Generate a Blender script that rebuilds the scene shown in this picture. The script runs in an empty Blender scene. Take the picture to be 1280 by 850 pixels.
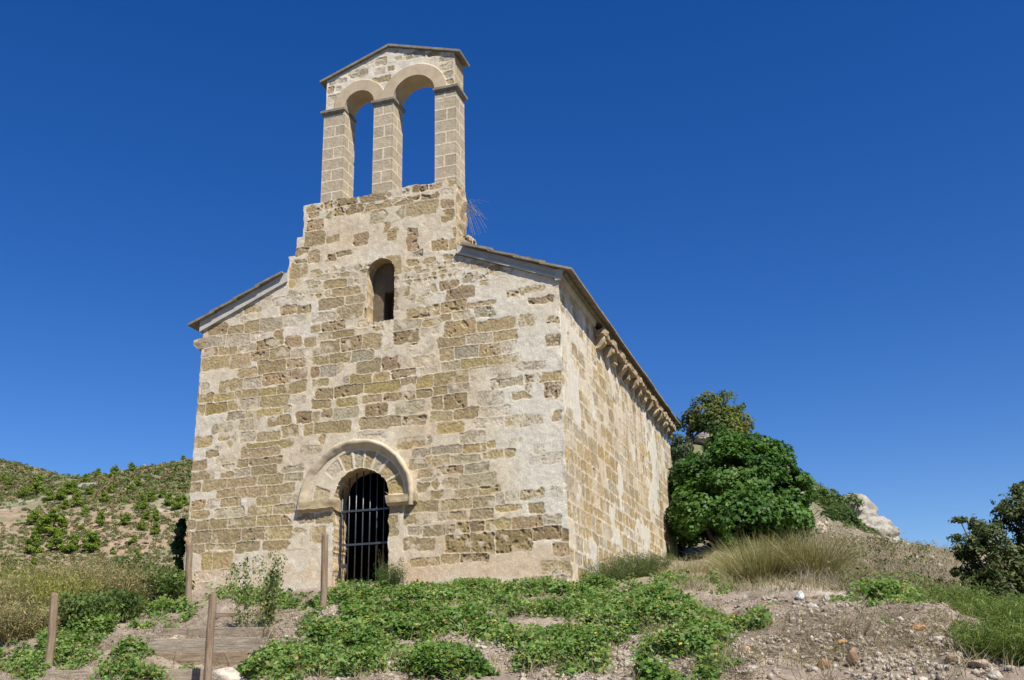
import bpy, math, random
import numpy as np
from mathutils import Vector, Matrix
random.seed(7)
RNG = np.random.default_rng(11)

# ------------------------------------------------------------------ camera, sky, sun, exposure
scene = bpy.context.scene
COL = scene.collection
CAM = np.array([11.9449, -16.7366, -1.4375])
PITCH, YAW, ROLL, FPX = .3282, .305, -.0252, 1258.28
def cam_axes():
    cy, sy, cp, sp = math.cos(YAW), math.sin(YAW), math.cos(PITCH), math.sin(PITCH)
    f = np.array([-sy*cp, cy*cp, sp]); r = np.array([cy, sy, 0.]); u = np.cross(r, f)
    c, s = math.cos(ROLL), math.sin(ROLL)
    return c*r+s*u, -s*r+c*u, f
AR, AU, AF = cam_axes()
cd = bpy.data.cameras.new('camera'); cam = bpy.data.objects.new('camera', cd); COL.objects.link(cam)
cd.sensor_width = 36; cd.lens = FPX/1280*36; cd.clip_end = 3000; cd.clip_start = .1
M = Matrix(((AR[0], AU[0], -AF[0], CAM[0]), (AR[1], AU[1], -AF[1], CAM[1]), (AR[2], AU[2], -AF[2], CAM[2]), (0, 0, 0, 1)))
cam.matrix_world = M
scene.camera = cam
SUN = np.array([1.2, -1., 2.0]); SUN /= np.linalg.norm(SUN)
world = bpy.data.worlds.new('World'); scene.world = world; world.use_nodes = True
wn = world.node_tree; wn.nodes.clear()
wo = wn.nodes.new('ShaderNodeOutputWorld'); wb = wn.nodes.new('ShaderNodeBackground'); sky = wn.nodes.new('ShaderNodeTexSky')
sky.sky_type = 'NISHITA'; sky.sun_disc = False
sky.sun_elevation = math.asin(SUN[2]); sky.sun_rotation = math.atan2(SUN[0], SUN[1])
sky.altitude = 1500; sky.air_density = 1.15; sky.dust_density = .1; sky.ozone_density = 4.0
hs = wn.nodes.new('ShaderNodeHueSaturation'); hs.inputs['Saturation'].default_value = 1.34; hs.inputs['Hue'].default_value = .516; hs.inputs['Value'].default_value = 1.0
wn.links.new(sky.outputs[0], hs.inputs['Color']); wn.links.new(hs.outputs[0], wb.inputs[0]); wn.links.new(wb.outputs[0], wo.inputs[0])
wb.inputs[1].default_value = .077
sl = bpy.data.lights.new('sun', 'SUN'); sl.energy = 4.9; sl.angle = math.radians(.5); sl.color = (1., .95, .85)
so = bpy.data.objects.new('sun', sl); COL.objects.link(so)
so.rotation_euler = Vector(tuple(SUN)).to_track_quat('Z', 'Y').to_euler()
vs = scene.view_settings; vs.view_transform = 'Standard'; vs.look = 'None'; vs.gamma = 1; vs.use_curve_mapping = False
vs.exposure = 0.66

# ------------------------------------------------------------------ helpers: noise
def _h(ix, iy, iz, s):
    n = (ix*374761393 + iy*668265263 + iz*2147483647 + s*974634777) & 0xFFFFFFFF
    n = ((n ^ (n >> 13))*1274126177) & 0xFFFFFFFF
    n = (n ^ (n >> 16))
    return (n & 0xFFFFFF)/float(0xFFFFFF)
def n3(x, y, z, s=0):
    x, y, z = np.broadcast_arrays(np.asarray(x, float), np.asarray(y, float), np.asarray(z, float))
    ix, iy, iz = np.floor(x).astype(np.int64), np.floor(y).astype(np.int64), np.floor(z).astype(np.int64)
    fx, fy, fz = x-ix, y-iy, z-iz
    fx, fy, fz = fx*fx*(3-2*fx), fy*fy*(3-2*fy), fz*fz*(3-2*fz)
    r = 0
    for a in (0, 1):
        for b in (0, 1):
            for c in (0, 1):
                r = r + _h(ix+a, iy+b, iz+c, s)*(fx if a else 1-fx)*(fy if b else 1-fy)*(fz if c else 1-fz)
    return r*2-1
def n2(x, y, s=0):
    x, y = np.broadcast_arrays(np.asarray(x, float), np.asarray(y, float))
    ix, iy = np.floor(x).astype(np.int64), np.floor(y).astype(np.int64)
    fx, fy = x-ix, y-iy
    fx, fy = fx*fx*(3-2*fx), fy*fy*(3-2*fy)
    return (((_h(ix, iy, 5, s)*(1-fx)+_h(ix+1, iy, 5, s)*fx)*(1-fy)+(_h(ix, iy+1, 5, s)*(1-fx)+_h(ix+1, iy+1, 5, s)*fx)*fy))*2-1
def fbm2(x, y, f, o=3, s=0):
    r = 0; a = 1; t = 0
    for i in range(o):
        r = r+a*n2(x*f+i*13.7, y*f-i*7.1, s+i); t += a; a *= .5; f *= 2.03
    return r/t
def fbm3(x, y, z, f, o=3, s=0):
    r = 0; a = 1; t = 0
    for i in range(o):
        r = r+a*n3(x*f+i*3.7, y*f-i*7.1, z*f+i*1.9, s+i); t += a; a *= .5; f *= 2.03
    return r/t
def sstep(a, b, x):
    t = np.clip((x-a)/(b-a), 0, 1); return t*t*(3-2*t)

# ------------------------------------------------------------------ helpers: objects
def link(o, parent=None):
    COL.objects.link(o)
    if parent is not None: o.parent = parent
    return o
def tag(o, label=None, cat=None, group=None, kind=None):
    if label: o['label'] = label
    if cat: o['category'] = cat
    if group: o['group'] = group
    if kind: o['kind'] = kind
    return o
def empty(name, loc, label, cat, group=None):
    o = bpy.data.objects.new(name, None); o.location = tuple(loc); link(o); o.empty_display_size = .2
    return tag(o, label, cat, group)
def mesh_np(name, V, F, mat, col=None, parent=None, smooth=True, origin=None):
    V = np.asarray(V, np.float32); F = np.asarray(F, np.int32)
    if origin is not None: V = V-np.asarray(origin, np.float32)
    me = bpy.data.meshes.new(name)
    k = F.shape[1]; nf = len(F)
    me.vertices.add(len(V)); me.vertices.foreach_set('co', V.ravel())
    me.loops.add(nf*k); me.loops.foreach_set('vertex_index', F.ravel())
    me.polygons.add(nf); me.polygons.foreach_set('loop_start', np.arange(0, nf*k, k, dtype=np.int32))
    try: me.polygons.foreach_set('loop_total', np.full(nf, k, np.int32))
    except Exception: pass
    me.update(calc_edges=True)
    if smooth: me.polygons.foreach_set('use_smooth', np.ones(nf, bool))
    if col is not None:
        c = np.ones((len(V), 4), np.float32); c[:, :3] = np.clip(col, 0.005, 1)
        at = me.color_attributes.new('Col', 'FLOAT_COLOR', 'POINT'); at.data.foreach_set('color', c.ravel())
    me.materials.append(mat)
    o = bpy.data.objects.new(name, me)
    if origin is not None: o.location = tuple(float(a) for a in origin)
    if parent is not None and origin is None: pass
    link(o, parent)
    return o
class MB:
    """collects quads/tris (tris stored as degenerate-free lists) for one mesh"""
    def __init__(s): s.V = []; s.F = []; s.n = 0
    def add(s, V, F):
        V = np.asarray(V, float); s.V.append(V); s.F += [tuple(int(i)+s.n for i in f) for f in F]; s.n += len(V)
    def box(s, c, h, R=None, jit=0):
        c = np.asarray(c, float); h = np.asarray(h, float)
        sg = np.array([[x, y, z] for z in (-1, 1) for y in (-1, 1) for x in (-1, 1)], float)
        v = sg*h
        if jit: v = v+RNG.uniform(-jit, jit, v.shape)
        if R is not None: v = v@np.asarray(R).T
        s.add(v+c, [(0, 2, 3, 1), (4, 5, 7, 6), (0, 1, 5, 4), (2, 6, 7, 3), (0, 4, 6, 2), (1, 3, 7, 5)])
    def tube(s, P, r, n=8, cap=True):
        P = [np.asarray(p, float) for p in P]
        if not hasattr(r, '__len__'): r = [r]*len(P)
        V = []
        for i, p in enumerate(P):
            t = P[min(i+1, len(P)-1)]-P[max(i-1, 0)]; t = t/(np.linalg.norm(t)+1e-9)
            a = np.cross(t, [0, 0, 1.]) if abs(t[2]) < .9 else np.cross(t, [1., 0, 0]); a /= np.linalg.norm(a); b = np.cross(t, a)
            for k in range(n):
                an = 2*math.pi*k/n; V.append(p+r[i]*(math.cos(an)*a+math.sin(an)*b))
        F = [(i*n+k, i*n+(k+1) % n, (i+1)*n+(k+1) % n, (i+1)*n+k) for i in range(len(P)-1) for k in range(n)]
        if cap: F += [tuple(range(n))[::-1], tuple((len(P)-1)*n+k for k in range(n))]
        s.add(V, F)
    def prism(s, poly, d0, d1, fr):
        """poly: 2-D points, fr(a,b,d)->3-D"""
        n = len(poly); V = [fr(a, b, d0) for a, b in poly]+[fr(a, b, d1) for a, b in poly]
        s.add(V, [tuple(range(n)), tuple(range(2*n-1, n-1, -1))]+[(i, n+i, n+(i+1) % n, (i+1) % n) for i in range(n)])
    def build(s, name, mat, parent=None, smooth=False, origin=None, bevel=0, sub=0, disp=0):
        V = np.concatenate(s.V)
        if origin is not None: V = V-np.asarray(origin, float)
        me = bpy.data.meshes.new(name); me.from_pydata([tuple(v) for v in V], [], s.F); me.update()
        if smooth: me.polygons.foreach_set('use_smooth', np.ones(len(me.polygons), bool))
        me.materials.append(mat); o = bpy.data.objects.new(name, me); link(o, parent)
        if origin is not None: o.location = tuple(float(a) for a in origin)
        if bevel:
            m = o.modifiers.new('bevel', 'BEVEL'); m.width = bevel; m.segments = 2; m.limit_method = 'ANGLE'
        return o

# ------------------------------------------------------------------ helpers: materials
def newmat(name):
    m = bpy.data.materials.new(name); m.use_nodes = True; nt = m.node_tree; nt.nodes.clear()
    out = nt.nodes.new('ShaderNodeOutputMaterial'); b = nt.nodes.new('ShaderNodeBsdfPrincipled')
    nt.links.new(b.outputs[0], out.inputs[0]); b.inputs['Roughness'].default_value = .9
    b.inputs['Specular IOR Level'].default_value = .25
    return m, nt, b, out
def ramp(nt, src, stops):
    r = nt.nodes.new('ShaderNodeValToRGB'); e = r.color_ramp.elements
    while len(e) < len(stops): e.new(.5)
    for el, (p, c) in zip(e, stops): el.position = p; el.color = (*c, 1)
    nt.links.new(src, r.inputs[0]); return r
def noise_node(nt, scale, detail=4, rough=.6, vec=None, dist=0):
    n = nt.nodes.new('ShaderNodeTexNoise'); n.inputs['Scale'].default_value = scale; n.inputs['Detail'].default_value = detail
    n.inputs['Roughness'].default_value = rough; n.inputs['Distortion'].default_value = dist
    if vec is not None: nt.links.new(vec, n.inputs['Vector'])
    return n
def mixc(nt, a, b, fac, mode='MIX'):
    m = nt.nodes.new('ShaderNodeMix'); m.data_type = 'RGBA'; m.blend_type = mode
    for s, i in ((fac, 0), (a, 6), (b, 7)):
        if hasattr(s, 'links') or hasattr(s, 'is_linked'): nt.links.new(s, m.inputs[i])
        elif isinstance(s, (int, float)): m.inputs[i].default_value = s
        else: m.inputs[i].default_value = (*s, 1)
    return m.outputs[2]
def bump(nt, b, src, dist=.01, strength=1):
    bp = nt.nodes.new('ShaderNodeBump'); bp.inputs['Distance'].default_value = dist; bp.inputs['Strength'].default_value = strength
    nt.links.new(src, bp.inputs['Height']); nt.links.new(bp.outputs[0], b.inputs['Normal'])
def vcol_mat(name, s1=45, amt=.28, bd=.006, s2=7, rough=.95):
    m, nt, b, out = newmat(name)
    tc = nt.nodes.new('ShaderNodeTexCoord'); at = nt.nodes.new('ShaderNodeAttribute'); at.attribute_name = 'Col'
    na = noise_node(nt, s1, 5, .7, tc.outputs['Object']); nb = noise_node(nt, s2, 5, .65, tc.outputs['Object'])
    ra = ramp(nt, na.outputs[0], [(.3, (1-amt,)*3), (.7, (1+amt*.6,)*3)])
    rb = ramp(nt, nb.outputs[0], [(.3, (.86, .84, .82)), (.7, (1.1, 1.1, 1.08))])
    c = mixc(nt, at.outputs['Color'], ra.outputs[0], 1., 'MULTIPLY'); c = mixc(nt, c, rb.outputs[0], 1., 'MULTIPLY')
    nt.links.new(c, b.inputs['Base Color']); b.inputs['Roughness'].default_value = rough
    bump(nt, b, na.outputs[0], bd)
    return m
def leaf_mat(name, trans=.35, rough=.5, spec=.35, tint=(1, 1, 1)):
    m, nt, b, out = newmat(name)
    at = nt.nodes.new('ShaderNodeAttribute'); at.attribute_name = 'Col'
    nt.links.new(at.outputs['Color'], b.inputs['Base Color']); b.inputs['Roughness'].default_value = rough
    b.inputs['Specular IOR Level'].default_value = spec
    tr = nt.nodes.new('ShaderNodeBsdfTranslucent'); c = mixc(nt, at.outputs['Color'], (1.25, 1.35, .6), 1., 'MULTIPLY'); nt.links.new(c, tr.inputs[0])
    mx = nt.nodes.new('ShaderNodeMixShader'); mx.inputs[0].default_value = trans
    nt.links.new(b.outputs[0], mx.inputs[1]); nt.links.new(tr.outputs[0], mx.inputs[2]); nt.links.new(mx.outputs[0], out.inputs[0])
    return m
def flat_mat(name, c1, c2, scale=8, bd=.004, rough=.85, stretch=None, s2=60, spec=.25, metal=0):
    m, nt, b, out = newmat(name)
    tc = nt.nodes.new('ShaderNodeTexCoord'); mp = nt.nodes.new('ShaderNodeMapping'); nt.links.new(tc.outputs['Object'], mp.inputs[0])
    if stretch: mp.inputs['Scale'].default_value = stretch
    na = noise_node(nt, scale, 6, .65, mp.outputs[0], .3); nb = noise_node(nt, s2, 3, .6, mp.outputs[0])
    r = ramp(nt, na.outputs[0], [(.32, c1), (.68, c2)]); r2 = ramp(nt, nb.outputs[0], [(.3, (.8,)*3), (.7, (1.12,)*3)])
    nt.links.new(mixc(nt, r.outputs[0], r2.outputs[0], 1., 'MULTIPLY'), b.inputs['Base Color'])
    b.inputs['Roughness'].default_value = rough; b.inputs['Specular IOR Level'].default_value = spec; b.inputs['Metallic'].default_value = metal
    ad = nt.nodes.new('ShaderNodeMath'); ad.operation = 'ADD'; nt.links.new(na.outputs[0], ad.inputs[0]); nt.links.new(nb.outputs[0], ad.inputs[1])
    bump(nt, b, ad.outputs[0], bd)
    return m
MAT = dict(
    wall=vcol_mat('weathered_masonry'), ashlar=vcol_mat('new_ashlar', 70, .16, .003, 5), ground=vcol_mat('soil_and_gravel', 22, .4, .02, 2.2),
    far=vcol_mat('hillside_soil', 1.2, .35, .15, .25), rock=vcol_mat('limestone', 9, .4, .04, 1.3),
    leaf=leaf_mat('foliage', .35, .6, .2), gloss_leaf=leaf_mat('glossy_foliage', .28, .5, .22), dry=leaf_mat('dry_grass', .25, .8, .1),
    slab=flat_mat('roof_slab_stone', (.16, .14, .105), (.30, .26, .19), 5, .008), slabedge=flat_mat('grey_limestone_moulding', (.40, .38, .34), (.52, .49, .43), 4, .003),
    coping=flat_mat('dark_coping_stone', (.16, .145, .115), (.27, .24, .18), 6, .005),
    plank_a=flat_mat('grey_plank', (.20, .155, .11), (.40, .34, .27), 5, .008, .85, (1.2, 14, 14), 25), plank_b=flat_mat('brown_plank', (.13, .085, .05), (.34, .26, .18), 4, .008, .85, (1.0, 11, 11), 22),
    wood=flat_mat('weathered_wood', (.17, .095, .045), (.30, .24, .175), 4, .006, .85, (6, 6, .7), 40),
    plank=flat_mat('weathered_plank', (.17, .125, .085), (.36, .30, .225), 5, .006, .85, (1.2, 9, 9), 30),
    iron=flat_mat('painted_iron', (.055, .06, .072), (.10, .11, .125), 20, .001, .38, None, 80, .6, .5),
    bark=flat_mat('bark', (.07, .055, .04), (.17, .14, .11), 6, .02, .9, (1, 1, .3)),
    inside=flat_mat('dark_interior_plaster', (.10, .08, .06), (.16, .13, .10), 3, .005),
    cornice=flat_mat('worn_corbel_stone', (.20, .15, .09), (.40, .32, .21), 7, .02),
)

# ------------------------------------------------------------------ pixel rays (used only to find real positions)
def ray(px, py): return AF*FPX+AR*(px-640)-AU*(py-425)
def ony(px, py, y=0.): d = ray(px, py); return CAM+d*((y-CAM[1])/d[1])
HF = np.array([-math.sin(YAW), math.cos(YAW), 0.]); HR = np.array([math.cos(YAW), math.sin(YAW), 0.])
def at(px, py, D): d = ray(px, py); return CAM+d*(D/(d@HF))
# ------------------------------------------------------------------ terrain: one sheet, height from surveyed points
PT = []
def w(x, y, z): PT.append((x, y, z))
for a in ((0, -.3, .36), (2, -.3, .22), (4, -.3, .16), (6, -.3, .04), (7.7, -.3, .0), (8.0, 2, .22), (8.0, 4, .5), (8, 8, 1.15), (8.1, 12.2, 1.8),
          (-.5, 0, .36), (-.6, 4, .3), (-1, 10, .1), (3, 14, 1.3), (-4, 4, -.6), (-3, 14, 0)): w(*a)
for px, py, d in ((20, 856, 11.5), (200, 856, 11.3), (400, 852, 10.5), (640, 850, 9.5), (900, 850, 8.5), (1100, 850, 7.8), (1250, 856, 7.4), (1400, 870, 7.4),
    (90, 822, 13), (220, 837, 12.3), (220, 800, 13.2), (300, 842, 12.1), (400, 806, 12.3), (640, 792, 12), (900, 792, 11), (1050, 797, 9.8), (1180, 815, 8.8),
    (-60, 800, 15), (20, 785, 16), (110, 775, 16.5), (236, 757, 16.4), (320, 772, 14.4), (405, 762, 14.2), (560, 752, 15.2), (640, 749, 15.5), (800, 752, 14), (900, 747, 13.5), (1000, 742, 12.8),
    (1100, 754, 11.6), (1170, 780, 10.3), (1240, 826, 8.7),
    (900, 720, 19), (1000, 716, 18), (1100, 722, 17), (1180, 770, 15), (1270, 800, 14), (1400, 810, 14),
    (870, 700, 27), (950, 692, 27), (1040, 672, 28), (1110, 684, 28), (1160, 695, 34), (1250, 702, 34), (1400, 705, 34),
    (860, 620, 40), (860, 556, 48), (940, 566, 48), (1010, 606, 47), (1060, 640, 46), (1125, 688, 44), (1180, 692, 50), (700, 600, 48), (900, 640, 60), (900, 700, 90),
    (1160, 690, 62), (1280, 693, 70), (1400, 693, 70), (1160, 700, 150), (1280, 705, 150), (1280, 760, 400), (1400, 700, 200), (1000, 740, 300), (800, 700, 200),
    (-100, 830, 24), (100, 850, 28), (230, 860, 34), (-100, 850, 40), (100, 870, 45), (400, 850, 45),
    (-100, 742, 90), (100, 738, 90), (230, 742, 90), (400, 740, 90), (600, 740, 100), (0, 690, 130), (120, 684, 130), (230, 684, 130), (400, 690, 140),
    (-100, 640, 170), (0, 645, 170), (120, 636, 170), (230, 628, 175), (400, 620, 170), (0, 606, 230), (60, 610, 225), (150, 594, 230), (235, 574, 240), (330, 565, 240), (450, 570, 240), (600, 640, 240),
    (-100, 566, 300), (0, 578, 300), (50, 589, 300), (95, 601, 300), (160, 610, 300), (0, 640, 450), (235, 660, 450), (400, 700, 450)):
    PT.append(tuple(at(px, py, d)))
PT = np.array(PT)
def ud(x, y):
    dx, dy = x-CAM[0], y-CAM[1]; return dx*HR[0]+dy*HR[1], dx*HF[0]+dy*HF[1]
lat, dd = ud(PT[:, 0], PT[:, 1]); TU = lat/dd*2.6; TL = np.log(dd)*1.35; TE = (PT[:, 2]-CAM[2])/dd
def tpsk(r2): return np.where(r2 > 1e-12, .5*r2*np.log(np.maximum(r2, 1e-12)), 0)
n = len(TU); K = tpsk((TU[:, None]-TU)**2+(TL[:, None]-TL)**2)+np.eye(n)*2e-4
Pm = np.stack([np.ones(n), TU, TL], 1); A = np.block([[K, Pm], [Pm.T, np.zeros((3, 3))]])
TW = np.linalg.solve(A, np.concatenate([TE, np.zeros(3)]))
def height_raw(x, y):
    la, d = ud(x, y); dc = np.maximum(d, 6.8)
    u = np.clip(la/dc, -.72, .72)*2.6; l = np.log(np.clip(dc, 6.8, 460))*1.35
    e = np.zeros(u.shape)
    for i in range(n): e += TW[i]*tpsk((u-TU[i])**2+(l-TL[i])**2)
    e += TW[n]+TW[n+1]*u+TW[n+2]*l
    z = CAM[2]+e*np.clip(dc, 6.8, 460)
    k = sstep(1., 7., d); z = z*k+(-3.05)*(1-k)
    z = z-np.maximum(d-460, 0)*.12
    return z
NU, ND = 460, 760
us = np.linspace(-1., 1., NU)*1.02; g = np.linspace(math.log(1.0), math.log(900.), ND)   # lateral = u*(d+7), d = exp(g)-9
DG = np.exp(g)-9.
UU, DD = np.meshgrid(us, DG)
LAT = UU*(DD+9.)*.85
GX = CAM[0]+HR[0]*LAT+HF[0]*DD; GY = CAM[1]+HR[1]*LAT+HF[1]*DD
GZ = height_raw(GX, GY)
near = 1-sstep(25, 45, DD); farw = sstep(60, 130, DD)
GZ += near*(fbm2(GX, GY, 1.1, 4, 3)*.16+fbm2(GX, GY, 5, 3, 9)*.07+np.maximum(fbm2(GX, GY, 9, 2, 14), 0)*.05)*sstep(5, 8, DD)
GZ += farw*(fbm2(GX, GY, .03, 3, 21)*2.2+fbm2(GX, GY, .15, 3, 22)*.8)
GZ += sstep(14, 20, DD)*(1-sstep(34, 45, DD))*sstep(1, 3, LAT)*fbm2(GX, GY, .5, 4, 33)*.35
mid = sstep(28, 38, DD)*(1-sstep(60, 120, DD)); GZ += mid*fbm2(GX, GY, .35, 4, 31)*.5
ins = sstep(-.02, .3, np.minimum(np.minimum(GX, 7.6-GX), np.minimum(GY, 12.2-GY)))
GZ = GZ*(1-ins)+np.minimum(GZ, -.3)*ins
def hz(x, y):
    x = np.asarray(x, float); y = np.asarray(y, float); la, d = ud(x, y)
    fj = (la/((d+9.)*.85)/1.02+1)/2*(NU-1); fi = (np.log(np.maximum(d+9., 1.0))-g[0])/(g[1]-g[0])
    fj = np.clip(fj, 0, NU-1.001); fi = np.clip(fi, 0, ND-1.001)
    i, j = fi.astype(int), fj.astype(int); a, b = fi-i, fj-j
    return (GZ[i, j]*(1-a)*(1-b)+GZ[i+1, j]*a*(1-b)+GZ[i, j+1]*(1-a)*b+GZ[i+1, j+1]*a*b)
def ground(px, py, d0=7., d1=420., steps=700):
    """first point where the ray through a photo pixel meets the terrain (vectorised); NaN if none"""
    px = np.atleast_1d(np.asarray(px, float)); py = np.atleast_1d(np.asarray(py, float))
    R = AF[None]*FPX+AR[None]*(px-640)[:, None]-AU[None]*(py-425)[:, None]; R = R/(R@HF)[:, None]
    out = np.full((len(px), 3), np.nan); todo = np.ones(len(px), bool); prev = d0
    for d in np.exp(np.linspace(math.log(d0), math.log(d1), steps)):
        P = CAM+R*d; hit = todo & (P[:, 2] < hz(P[:, 0], P[:, 1]))
        if hit.any(): out[hit] = (CAM+R*((d+prev)/2))[hit]; out[hit, 2] = hz(out[hit, 0], out[hit, 1]); todo &= ~hit
        prev = d
        if not todo.any(): break
    return out
def proj(P):
    d = np.asarray(P)-CAM; w_ = d@AF; return 640+FPX*(d@AR)/w_, 425-FPX*(d@AU)/w_
# ground colours (albedo of soil, gravel, dry litter)
x, y = GX.ravel(), GY.ravel(); dD = DD.ravel()
f1 = fbm2(x, y, .7, 4, 40)[:, None]; f2 = fbm2(x, y, 3.2, 3, 41)[:, None]; f3 = fbm2(x, y, 11, 2, 42)[:, None]
soil = np.array([.31, .25, .195]); litter = np.array([.215, .175, .14]); pale = np.array([.47, .41, .345]); dryc = np.array([.24, .205, .135])
c = soil+(litter-soil)*sstep(-.25, .35, f2); c = c+(pale-c)*sstep(.05, .5, f1+f3*.5)*.75
la = LAT.ravel()
rightback = (sstep(13, 17, dD)*(1-sstep(30, 45, dD))*sstep(-2, 1, la))[:, None]; c = c+(dryc*(1+.3*f2)-c)*rightback*.8
back = (sstep(36, 42, dD))[:, None]; bc = np.array([.16, .16, .085])+(np.array([.34, .30, .23])-np.array([.16, .16, .085]))*sstep(.1, .5, f1); c = c+(bc-c)*back
fw = sstep(55, 80, dD)[:, None]
h1 = fbm2(x, y, .05, 4, 50)[:, None]; h2 = fbm2(x, y, .35, 4, 51)[:, None]; h4 = fbm2(x, y, .9, 3, 53)[:, None]
hc = np.array([.295, .215, .15])+(np.array([.36, .32, .265])-np.array([.295, .215, .15]))*sstep(-.1, .4, h1)
hc = hc+(np.array([.15, .155, .075])-hc)*sstep(-.1, .3, h2+h4*.4+h1*.3+.5*sstep(140, 220, dD)[:, None])*.7
hc = hc+(np.array([.13, .14, .07])-hc)*sstep(180, 250, dD)[:, None]*.4
c = c+(hc-c)*fw
idx = np.arange(NU*ND).reshape(ND, NU)
F = np.stack([idx[:-1, :-1], idx[:-1, 1:], idx[1:, 1:], idx[1:, :-1]], -1).reshape(-1, 4)
split = int((DG < 60).sum())
Vt = np.stack([x, y, GZ.ravel()], 1)
fm = np.arange(len(F))//(NU-1) < split
def sub(V, F, C):
    uq, inv = np.unique(F, return_inverse=True); return V[uq], inv.reshape(F.shape), C[uq]
a, b, cc = sub(Vt, F[fm], c); tag(mesh_np('ground', a, b, MAT['ground'], cc), kind='structure')
a, b, cc = sub(Vt, F[~fm], c); tag(mesh_np('hills', a, b, MAT['far'], cc), kind='structure')
mb = MB(); mb.box((CAM[0], CAM[1], -3.6), (900, 900, .05)); tag(mb.build('terrain', MAT['ground']), kind='structure')
# ------------------------------------------------------------------ chapel
W, L, SL = 7.6, 12.2, .41
chapel = empty('chapel', (3.8, 6.1, 0), 'small stone chapel with weathered masonry walls and a twin-arched bell gable on the hill', 'chapel')
CO = np.array([3.8, 6.1, 0])
def ch(name, V, F, mat, col=None, smooth=True): return mesh_np(name, np.asarray(V)-CO, F, mat, col, chapel, smooth)
MORT = np.array([.59, .505, .38]); PALE = np.array([.62, .57, .475]); WARM = np.array([.52, .385, .25])
SC = {'t': (.345, .27, .155), 'b': (.325, .24, .14), 'o': (.355, .275, .13), 'g': (.375, .32, .225), 'l': (.44, .37, .265), 'd': (.28, .21, .11)}
SC = {k: np.array(v) for k, v in SC.items()}
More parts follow.
